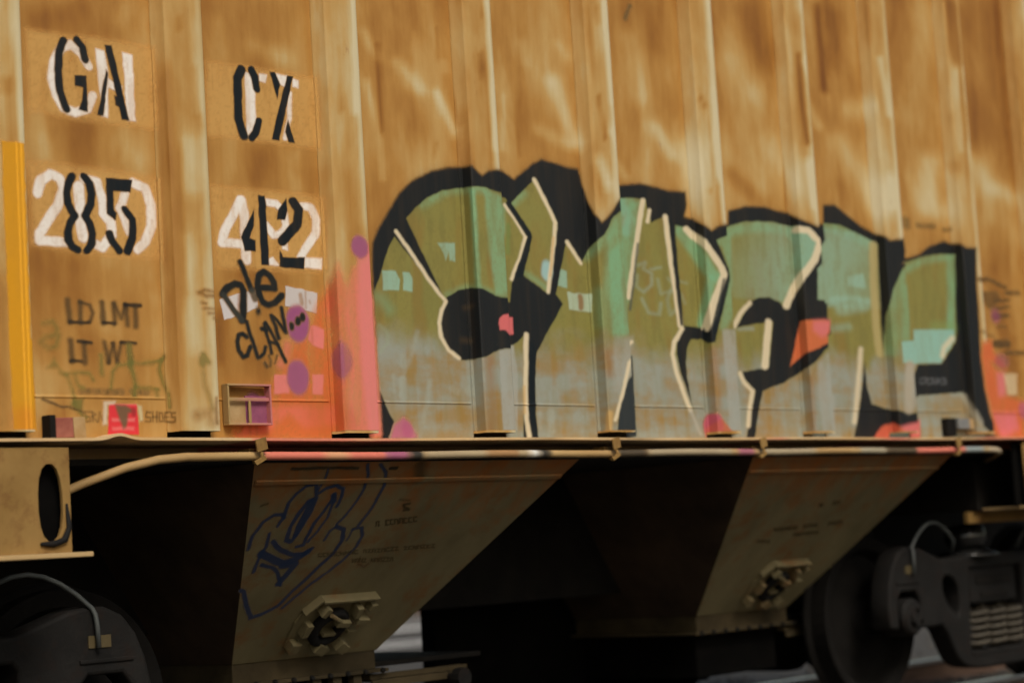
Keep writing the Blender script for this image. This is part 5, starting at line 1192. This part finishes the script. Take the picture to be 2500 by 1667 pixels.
for i in range(4): tag(paint_skin('paint_patch', D['patch%d' % i], .008, .0022), 'fresh orange-ochre patch rolled behind the car number')
tag(paint_skin('reflective_stripe', D['yellow_stripe'], .006, .0022), 'yellow stripe down the leftmost rib')
for k_ in ('ghost_G', 'ghost_A', 'ghost_C', 'ghost_X'): tag(paint_skin('old_letter', D[k_], .0045, .0036), 'old white letter showing behind the black stencil')
for k_ in ('ghost_2', 'ghost_0', 'ghost_O', 'ghost_4', 'ghost_O2', 'ghost_22'): tag(paint_skin('old_digit', D[k_], .0045, .0036), 'old white digit showing behind the black stencil')
for k_ in 'GACX': tag(paint_skin('stencil_letter', D['letter_' + k_], .004, .0052), 'black stencilled letter ' + k_)
for k_ in '8542': tag(paint_skin('stencil_digit', D['digit_' + k_], .004, .0052), 'black stencilled digit ' + k_)
tag(paint_skin('weight_stencil', D['ld_lmt'], .004, .003), 'black stencil LD LMT')
tag(paint_skin('weight_stencil', D['lt_wt'], .004, .003), 'black stencil LT WT')
for L_ in D['small_print']: paint_skin('faded_word', [L_], .005, .003)
tag(paint_skin('small_stencil', D['shoes_print'][:6], .0035, .003), 'small stencil SHOES beside the red sticker')
tag(paint_skin('small_stencil', D['shoes_print'][6:], .0035, .003), 'faded letters left of the red sticker')
tag(paint_skin('graffiti_scrawl', D['green_scrawl'], .005, .0042), 'faint green spray scrawl under LT WT')
tag(paint_skin('graffiti_scrawl', D['black_scribble'], .0045, .0042), 'thin black line running down to the sill')
tag(paint_skin('notice_sticker', D['red_sticker'], .004, .0056), 'red square sticker with torn grey wedge')
tag(paint_skin('graffiti_field', D['pink_field'], .006, .0044), 'pink and orange sprayed area')
tag(paint_skin('graffiti_field', D['right_field'], .007, .0044), 'orange and pink sprayed area at the right')
for k_, lb in (('paper_label0', 'white torn label under the tag'), ('paper_label1', 'white torn label beside the tag')): tag(paint_skin('paper_label', D[k_], .004, .003), lb)
tag(paint_skin('graffiti_mural', D['mural'], .0055, .003), 'green block letters outlined in black with cream highlights')
for q in ((0,), (1,), (2, 3), (4,), (5,), (6, 7), (8, 9)): paint_skin('graffiti_dot', [D['purple_dots'][i] for i in q], .006, .0058)
tag(paint_skin('graffiti_tag', D['tag'], .004, .0072), 'black handwriting Die CLAN with three dots')
tag(paint_skin('graffiti_scrawl', D['brown_scrawl'], .005, .003), 'brown scribble on the rib beside the tag')
tag(paint_skin('graffiti_scrawl', D['right_scrawl'], .006, .006), 'blurred dark scribble at the right edge')
for L_ in D['upper_print']: paint_skin('faint_mark', [L_], .006, .003)
tag(paint_skin('small_stencil', D['drip_mark'], .005, .003), 'small dark drip high on a panel')

# ---------------------------------------------------------------- hardware on the side
# card holder frame
hy = PANEL_Y
m = MB()
x0, x1, z0, z1, tk = .866, 1.078, 1.654, 1.808, .008
d0 = hy - .036
m.box(x0, x1, d0, hy - .002, z1 - tk, z1); m.box(x0, x1, d0, hy - .002, z0, z0 + tk)
m.box(x0, x0 + tk, d0 + .001, hy - .002, z0 + tk, z1 - tk); m.box(x1 - tk, x1, d0 + .001, hy - .002, z0 + tk, z1 - tk)
m.box(x0 + tk, x1 - tk, d0 + .006, d0 + .012, 1.744, 1.757)
m.box(.967, .979, d0 + .004, d0 + .010, z0 + tk, 1.744)
hold = part(m, 'card_holder', M['decal'], bevel=.002)
span_paint(hold.data, ((140, 112, 66), (168, 142, 96)), [(1.03, 1.2, (186, 104, 116), .75)], 21)
m = MB(); m.box(x0 + tk, .967, d0 + .024, d0 + .030, z0 + tk, 1.75); part(m, 'holder_back', M['plate'])
m = MB(); m.box(.967, x1 - tk, d0 + .024, d0 + .030, z0 + tk, 1.765); part(m, 'holder_back', M['purple'])
# small brackets standing on the sill
m = MB(); m.box(.066, .090, .01, .06, 1.604, 1.684); part(m, 'sill_bracket', M['dark'], bevel=.003)
m = MB(); m.obox((.178, .03, 1.605), (.05, .0, .001), (0, .03, 0), (0, .004, .074)); part(m, 'sill_plate', M['plate'], bevel=.003)
m = MB(); m.obox((.092, .03, 1.606), (.085, .0, .002), (0, .03, 0), (0, .004, .070)); part(m, 'faded_reflector', M['redplate'], bevel=.004)
m = MB(); m.box(5.935, 6.03, .022, .06, 1.612, 1.712); part(m, 'sill_bracket', M['dark'], bevel=.004)
m = MB(); m.obox((6.03, .006, 1.652), (.12, 0, 0), (0, .045, 0), (0, .003, .058)); part(m, 'sill_plate', M['greyplate'], bevel=.003)
m = MB(); m.obox((6.151, .01, 1.650), (.055, 0, 0), (0, .045, 0), (0, .003, .058)); part(m, 'sill_plate', M['plate'], bevel=.003)

# ---------------------------------------------------------------- hoppers
SL = math.hypot(.8, .77)
def hopper(cx, kind):
    TH, BH = .935, .415
    t, b = 1.515, .73
    m = MB()
    top = [(cx - TH, .1 - .8 * .015 / .77, t), (cx + TH, .1 - .8 * .015 / .77, t), (cx + TH, 2.9, t), (cx - TH, 2.9, t)]
    bot = [(cx - BH, .9, b), (cx + BH, .9, b), (cx + BH, 2.1, b), (cx - BH, 2.1, b)]
    m.add(top[:2] + bot[:2], [(0, 2, 3, 1)])
    h = part(m, 'hopper', M['hopper'], fix=False)
    for q in ((1, 5, 6, 2), (3, 7, 4, 0), (2, 6, 7, 3)):
        m = MB(); w = top + bot; m.add([w[i] for i in q], [(0, 1, 2, 3)]); part(m, 'slope_sheet', M['russet'], h, fix=False)
    tag(h, 'bay with blue scrawl on its stained side' if kind == 0 else 'hopper bay beside the right truck')
    # outlet box, flange with rivets, gate track
    m = MB(); m.box(cx - BH + .004, cx + BH - .004, .905, 2.095, .645, .732); part(m, 'outlet_box', M['grimy'], h, bevel=.006)
    m = MB(); m.box(cx - .46, cx + .46, .872, 2.12, .632, .648); fl = part(m, 'outlet_flange', M['grimy'], h, bevel=.003)
    for i in range(9):
        q = cx - .42 + i * .105
        m = MB(); m.lathe([(0, -.012), (.010, -.011), (.013, -.004), (.014, 0)], (q, .872, .640), 'Y', 8)
        part(m, 'rivet', M['cast'], h)
    m = MB(); m.box(cx - .36, cx + .36, .96, 2.04, .40, .631); part(m, 'dark_blocker_box', M['shade_black'], h, bevel=.01)  # box added to block the lit ground behind, black like shade
    m = MB(); m.box(cx + .462, cx + 1.15, .96, 1.75, .650, .672); part(m, 'gap_blocker_plate', M['dark'], h, bevel=.003)  # plate added to keep the lower edge of the gap dark
    for s in (0, 1):
        m = MB(); m.box(cx + .37, cx + .99, .90 + s * .9, .95 + s * .9, .60, .622); m.box(cx + .37, cx + .99, .885 + s * .9, .90 + s * .9, .566, .598); part(m, 'gate_track', M['grimy'], h, bevel=.002)
    m = MB(); m.tube([(cx + .86, .8, .57), (cx + .86, 2.2, .57)], .022, 10); m.tube([(cx + .86, .79, .57), (cx + .86, .84, .57)], .045, 10); part(m, 'gate_shaft', M['cast'], h)
    for q in ((.02, .14, .26) if kind == 0 else ()):
        m = MB(); m.box(cx + q, cx + q + .05, .89, .93, .53, .631); part(m, 'gate_hanger', M['grimy'], h, bevel=.003)
    # shaker bracket on the sheet: local frame u along x, w down the slope, n outward
    U = Vector((1, 0, 0)); Wd = Vector((0, .8 / SL, -.77 / SL)); N = Vector((0, -.77 / SL, -.8 / SL)); O = Vector((cx, .1, 1.5))
    def S3(u, w, n): return O + U * u + Wd * w + N * n
    def sb(mm, u, w, n, du, dw, dn, tilt=0):
        a = R(tilt); e1 = U * math.cos(a) + Wd * math.sin(a); e2 = Wd * math.cos(a) - U * math.sin(a)
        c = S3(u, w, n)
        mm.obox(c - e1 * du / 2 - e2 * dw / 2, e1 * du, e2 * dw, N * dn)
    o0 = -.02 if kind == 0 else .06
    m = MB()
    ring = [(-.13, .745), (.19, .745), (.21, .78), (.13, .90), (.02, 1.03), (-.10, 1.05), (-.17, 1.02), (-.19, .88), (-.17, .79)]
    v0 = [S3(u + o0, w, .0) for u, w in ring]; v1 = [S3(u + o0, w, .010) for u, w in ring]; n_ = len(ring)
    m.add(v0 + v1, [tuple(range(n_, 2 * n_))] + [(i, (i + 1) % n_, n_ + (i + 1) % n_, n_ + i) for i in range(n_)])
    br = part(m, 'shaker_bracket', M['hopper'], h)
    m = MB(); sb(m, .03 + o0, .735, .0, .32, .010, .045); sb(m, -.155 + o0, .77, .0, .10, .010, .035, 125); part(m, 'bracket_ledge', M['hopper'], h)
    m = MB(); m.tube([S3(.0 + o0 + .075 * math.cos(t), .90 + .085 * math.sin(t), .028) for t in [2 * math.pi * i / 20 for i in range(20)]], .024, 8, closed=True); part(m, 'bracket_ring', M['cast'], h, smooth=True)
    for (u, w, du, dw, dn, tl) in ((-.095, .785, .03, .05, .06, 20), (.035, .852, .075, .03, .07, 5), (.10, .80, .03, .06, .06, -10), (.155, .855, .07, .03, .06, 5), (.18, .785, .035, .04, .05, 0), (.012, 1.015, .07, .05, .06, 25), (.135, 1.015, .07, .05, .06, 30), (-.13, .90, .035, .07, .05, 0), (-.14, 1.0, .05, .05, .05, 0), (.01, .93, .07, .018, .05, 0), (.15, .935, .05, .018, .04, 0)):
        m = MB(); sb(m, u + o0, w, .0, du, dw, dn, tl); part(m, 'lug', M['hopper'], h, bevel=.004)
    m = MB(); m.tube([S3(-.06 + o0, .80, .055), S3(.0 + o0, .83, .06), S3(.03 + o0, .85, .06)], .010, 8); part(m, 'wedge_pin', M['hopper'], h)
    # top weld strip
    m = MB(); sb(m, 0, .075, .0, 1.76, .020, .010); part(m, 'stiffener_strip', M['hopper'], h, bevel=.002)
    def place(X, Y, Z):   # X along the car, Z = distance down the slope, Y = -offset
        P = np.array([0, .1, 1.5])
        return X, .1 + Z * (.8 / SL) + Y * (.77 / SL), 1.5 - Z * (.77 / SL) + Y * (.8 / SL)
    if kind == 0:
        tag(paint_skin('graffiti_scrawl', D['hopper_tag'], .005, .003, False, h, place, under=(134, 112, 72)), 'blue marker scrawl on the hopper sheet')
        for q in range(9): paint_skin('small_stencil', D['hopper_print%d' % q], .0045, .003, False, h, place, under=(120, 100, 62))
    else:
        for q in range(4): paint_skin('small_stencil', D['right_print%d' % q], .006, .003, False, h, place, under=(120, 100, 62))
    return h
hopper(1.96, 0)
hopper(5.13, 1)

# body bolsters with slotted jacking plates
def bolster(tc, sgn):
    """tc truck centre; the plate ends 0.38 to 0.55 m from it on the inner side"""
    inner = tc + sgn * .55 if sgn > 0 else tc - .30
    outer = tc - sgn * .9
    xa, xb = min(inner, outer), max(inner, outer)
    sc = inner - sgn * .08
    slot = chaikin([(sc - .05, 1.255), (sc - .05, 1.515), (sc + .045, 1.515), (sc + .05, 1.255)], 2)
    pl = plate2d('bolster_plate', [(xa, 1.215), (xb, 1.215), (xb, 1.572), (xa, 1.572)], [slot], .016, .002, M['under'], None, .0)
    adopt(pl)
    m = MB(); m.box(sc - .14, sc + .079, .045, .055, 1.22, 1.57); part(m, 'slot_shade', M['shade_black'], pl)  # black sheet added to imitate the shade inside the slot
    m = MB(); m.tube([(sc + .06, -.004, 1.38), (sc + .066, -.006, 1.30), (sc + .045, -.006, 1.258), (sc, -.006, 1.245), (sc - .05, -.006, 1.247)], [.004, .010, .012, .012, .006], 8); part(m, 'slot_lip', M['cast'], pl, smooth=True)
    m = MB(); m.box(xa, xb + (.065 if sgn > 0 else 0), -.03, .30, 1.198, 1.2145); o = part(m, 'bolster_flange', M['decal'], pl, bevel=.003)
    span_paint(o.data, ((168, 138, 92), (186, 160, 118)), [(-.02, .06, (70, 74, 78), .7), (.09, .13, (80, 82, 84), .6)], 31)
    m = MB(); m.box(tc - .35, tc + .35, .30, 2.7, 1.20, 1.514); part(m, 'bolster_beam', M['dark'], pl, bevel=.01)
    m = MB(); m.box(tc - .40, tc + .40, .34, .37, 1.13, 1.197); part(m, 'bolster_web', M['under'], pl, bevel=.004)
bolster(-.42, 1)
bolster(7.02, -1)
# added dark blockers and air line beneath the bays
m = MB(); m.box(3.6, 5.9, 1.75, 1.85, .30, .864); part(m, 'dark_blocker_plate', M['shade_black'], bevel=.01)  # plate added to black out the lit gap between the bays
m = MB(); m.lathe([(0, -.02), (.10, 0), (.16, .05), (.17, .12), (.17, .95), (.16, 1.02), (.10, 1.07), (0, 1.09)], (6.1, 1.2, .50), 'Y', 24); part(m, 'blocker_tank', M['dark'], smooth=True)  # tank added to block the lit ground beside the wheel
m = MB(); m.tube([(-.4, 1.75, .95), (3.0, 1.8, .98), (7.0, 1.75, .95)], .022, 8); part(m, 'air_line', M['dark'], smooth=True)

# ---------------------------------------------------------------- trucks
def make_truck():
    root = empty('wheel_truck', (0, 0, 0))
    half = [(-.06, .785), (-.37, .772), (-.585, .765), (-.70, .80), (-.82, .838), (-.90, .852), (-.985, .848), (-1.06, .815), (-1.12, .745), (-1.16, .654), (-1.185, .55), (-1.185, .42), (-1.16, .40), (-1.09, .40), (-1.09, .56), (-1.05, .60), (-.90, .60), (-.86, .56), (-.86, .39), (-.70, .39), (-.643, .395), (-.59, .344), (-.53, .25), (-.485, .19), (-.43, .15), (-.36, .13), (-.2, .115)]
    outer = half + [(-x, z) for x, z in half[::-1]]
    win = chaikin([(-.60, .67), (-.50, .665), (-.425, .60), (-.43, .43), (-.485, .44), (-.60, .555)], 1)
    holes = [win, [(-x, z) for x, z in win][::-1], chaikin([(-.30, .70), (.30, .70), (.335, .225), (-.335, .225)], 0)]
    for s in (0, 1):
        y = -1.08 if s == 0 else .95
        sf = plate2d('side_frame', outer, holes, .13, .016, M['cast'], root, y)
        if s == 0:
            for sx in (-1, 1):
                m = MB(); m.box(sx * .95 - .05, sx * .95 + .05, -1.085, -1.07, .70, .745); m.build('bearing_tag', M['tagplate'], sf)
                m = MB(); m.box(sx * .98 - .12, sx * .98 + .12, -1.088, -1.07, .645, .66); m.build('casting_rib', M['cast'], sf, bevel=.004)
        for i, sx in enumerate((-1, 1)):
            m = MB(); yy = y + .05
            m.lathe([(0, -.10), (.05, -.10), (.055, -.085), (.09, -.08), (.105, -.06), (.105, .08), (0, .08)], (sx * .98, yy, .46), 'Y', 24)
            b = m.build('bearing', M['cast'], root, smooth=False)
            m = MB()
            for k in range(3):
                a = R(90 + 120 * k); m.lathe([(0, -.022), (.014, -.020), (.014, 0)], (sx * .98 + .045 * math.cos(a), yy - .098, .46 + .045 * math.sin(a)), 'Y', 6)
            m.build('cap_bolt', M['cast'], b)
        for sx in (-.2, 0, .2):
            m = MB()
            yy = y + .055
            m.tube([(sx + .078 * math.cos(t), yy + .078 * math.sin(t), .235 + .235 * t / (2 * math.pi * 5.5)) for t in [2 * math.pi * 5.5 * i / 77 for i in range(78)]], .0145, 6)
            m.build('spring', M['spring'], root, smooth=True)
        m = MB(); m.box(-.33, .33, y - .004, y + .17, .19, .222); m.build('spring_seat', M['cast'], root, bevel=.006)
    # bolster across, with box end and pockets
    m = MB(); m.box(-.27, .27, -1.06, 1.06, .49, .70); bo = m.build('truck_bolster', M['cast'], root, bevel=.02)
    m = MB(); m.box(-.21, .21, -1.068, -1.05, .60, .66); m.box(-.16, .16, -1.068, -1.05, .52, .56); m.build('bolster_pocket', M['dark'], bo, bevel=.01)
    m = MB(); m.lathe([(0, -.10), (.05, -.095), (.10, -.06), (.125, 0), (.11, .06), (.07, .08), (0, .085)], (-.13, -.97, .875), 'Z', 28); m.lathe([(.13, -.07), (.17, -.09), (.20, -.10), (.16, -.12), (.06, -.12)], (-.13, -.97, .875), 'Z', 28)
    m.build('side_bearing', M['gloss'], bo, smooth=True)
    m = MB(); m.lathe([(0, -.1), (.2, -.1), (.2, .16), (0, .16)], (0, 0, .86), 'Z', 24); m.build('centre_plate', M['cast'], bo)
    for sx in (-1, 1):
        m = MB(); m.tube([(sx * .98, -1.02, .46), (sx * .98, 1.02, .46)], .075, 16); ax = m.build('axle', M['wheel'], root)
        for sy in (-1, 1):
            m = MB()
            f = -sy     # flange side faces the track centre
            prof_ = [(.08, -.07), (.10, -.075), (.13, -.02), (.36, .012), (.395, -.05), (.455, -.066), (.462, -.06), (.462, .035), (.475, .045), (.488, .058), (.488, .072), (.40, .075), (.37, .035), (.13, .04), (.08, .06)]
            m.lathe([(r_ * .46 / .462, a * f) for r_, a in prof_], (sx * .98, sy * .76, .46), 'Y', 48)
            m.build('wheel', M['wheel'], root, smooth=False)
    # cable arching over the frame end
    for sx in (-1, 1):
        m = MB()
        pts = [(sx * .38, -1.02, .80)]
        for i in range(9):
            t = i / 8
            pts.append((sx * (.40 + .52 * t), -1.05 - .035 * t, .80 + .19 * math.sin(math.pi * (.12 + .80 * t)) ** .9 - .01))
        pts += [(sx * .925, -1.098, .82), (sx * .93, -1.10, .78), (sx * .935, -1.098, .70)]
        m.tube(pts, .0095, 8); m.build('cable', M['hose'], root, smooth=True)
    return root
M['tagplate'] = simple('dull_brass_tag', (.06, .045, .02), (.09, .068, .03), 10, .6, .1)
M['hose'] = simple('grey_cable_sheath', (.05, .056, .056), (.09, .098, .095), 10, .5, .1)
def copy_tree(o, parent=None):
    c = o.copy(); col.objects.link(c); c.parent = parent
    for ch in o.children: copy_tree(ch, c)
    return c
t1 = make_truck(); t1.location = (-.42, CENTRE_Y, RAIL_TOP)
tag(t1, 'dark wheel truck in the lower left corner under the slotted plate', 'wheel truck', 'trucks carrying the hopper car')
t2 = copy_tree(t1); t2.location = (7.02, CENTRE_Y, RAIL_TOP)
t2['label'] = 'dark wheel truck with coil springs at the lower right'
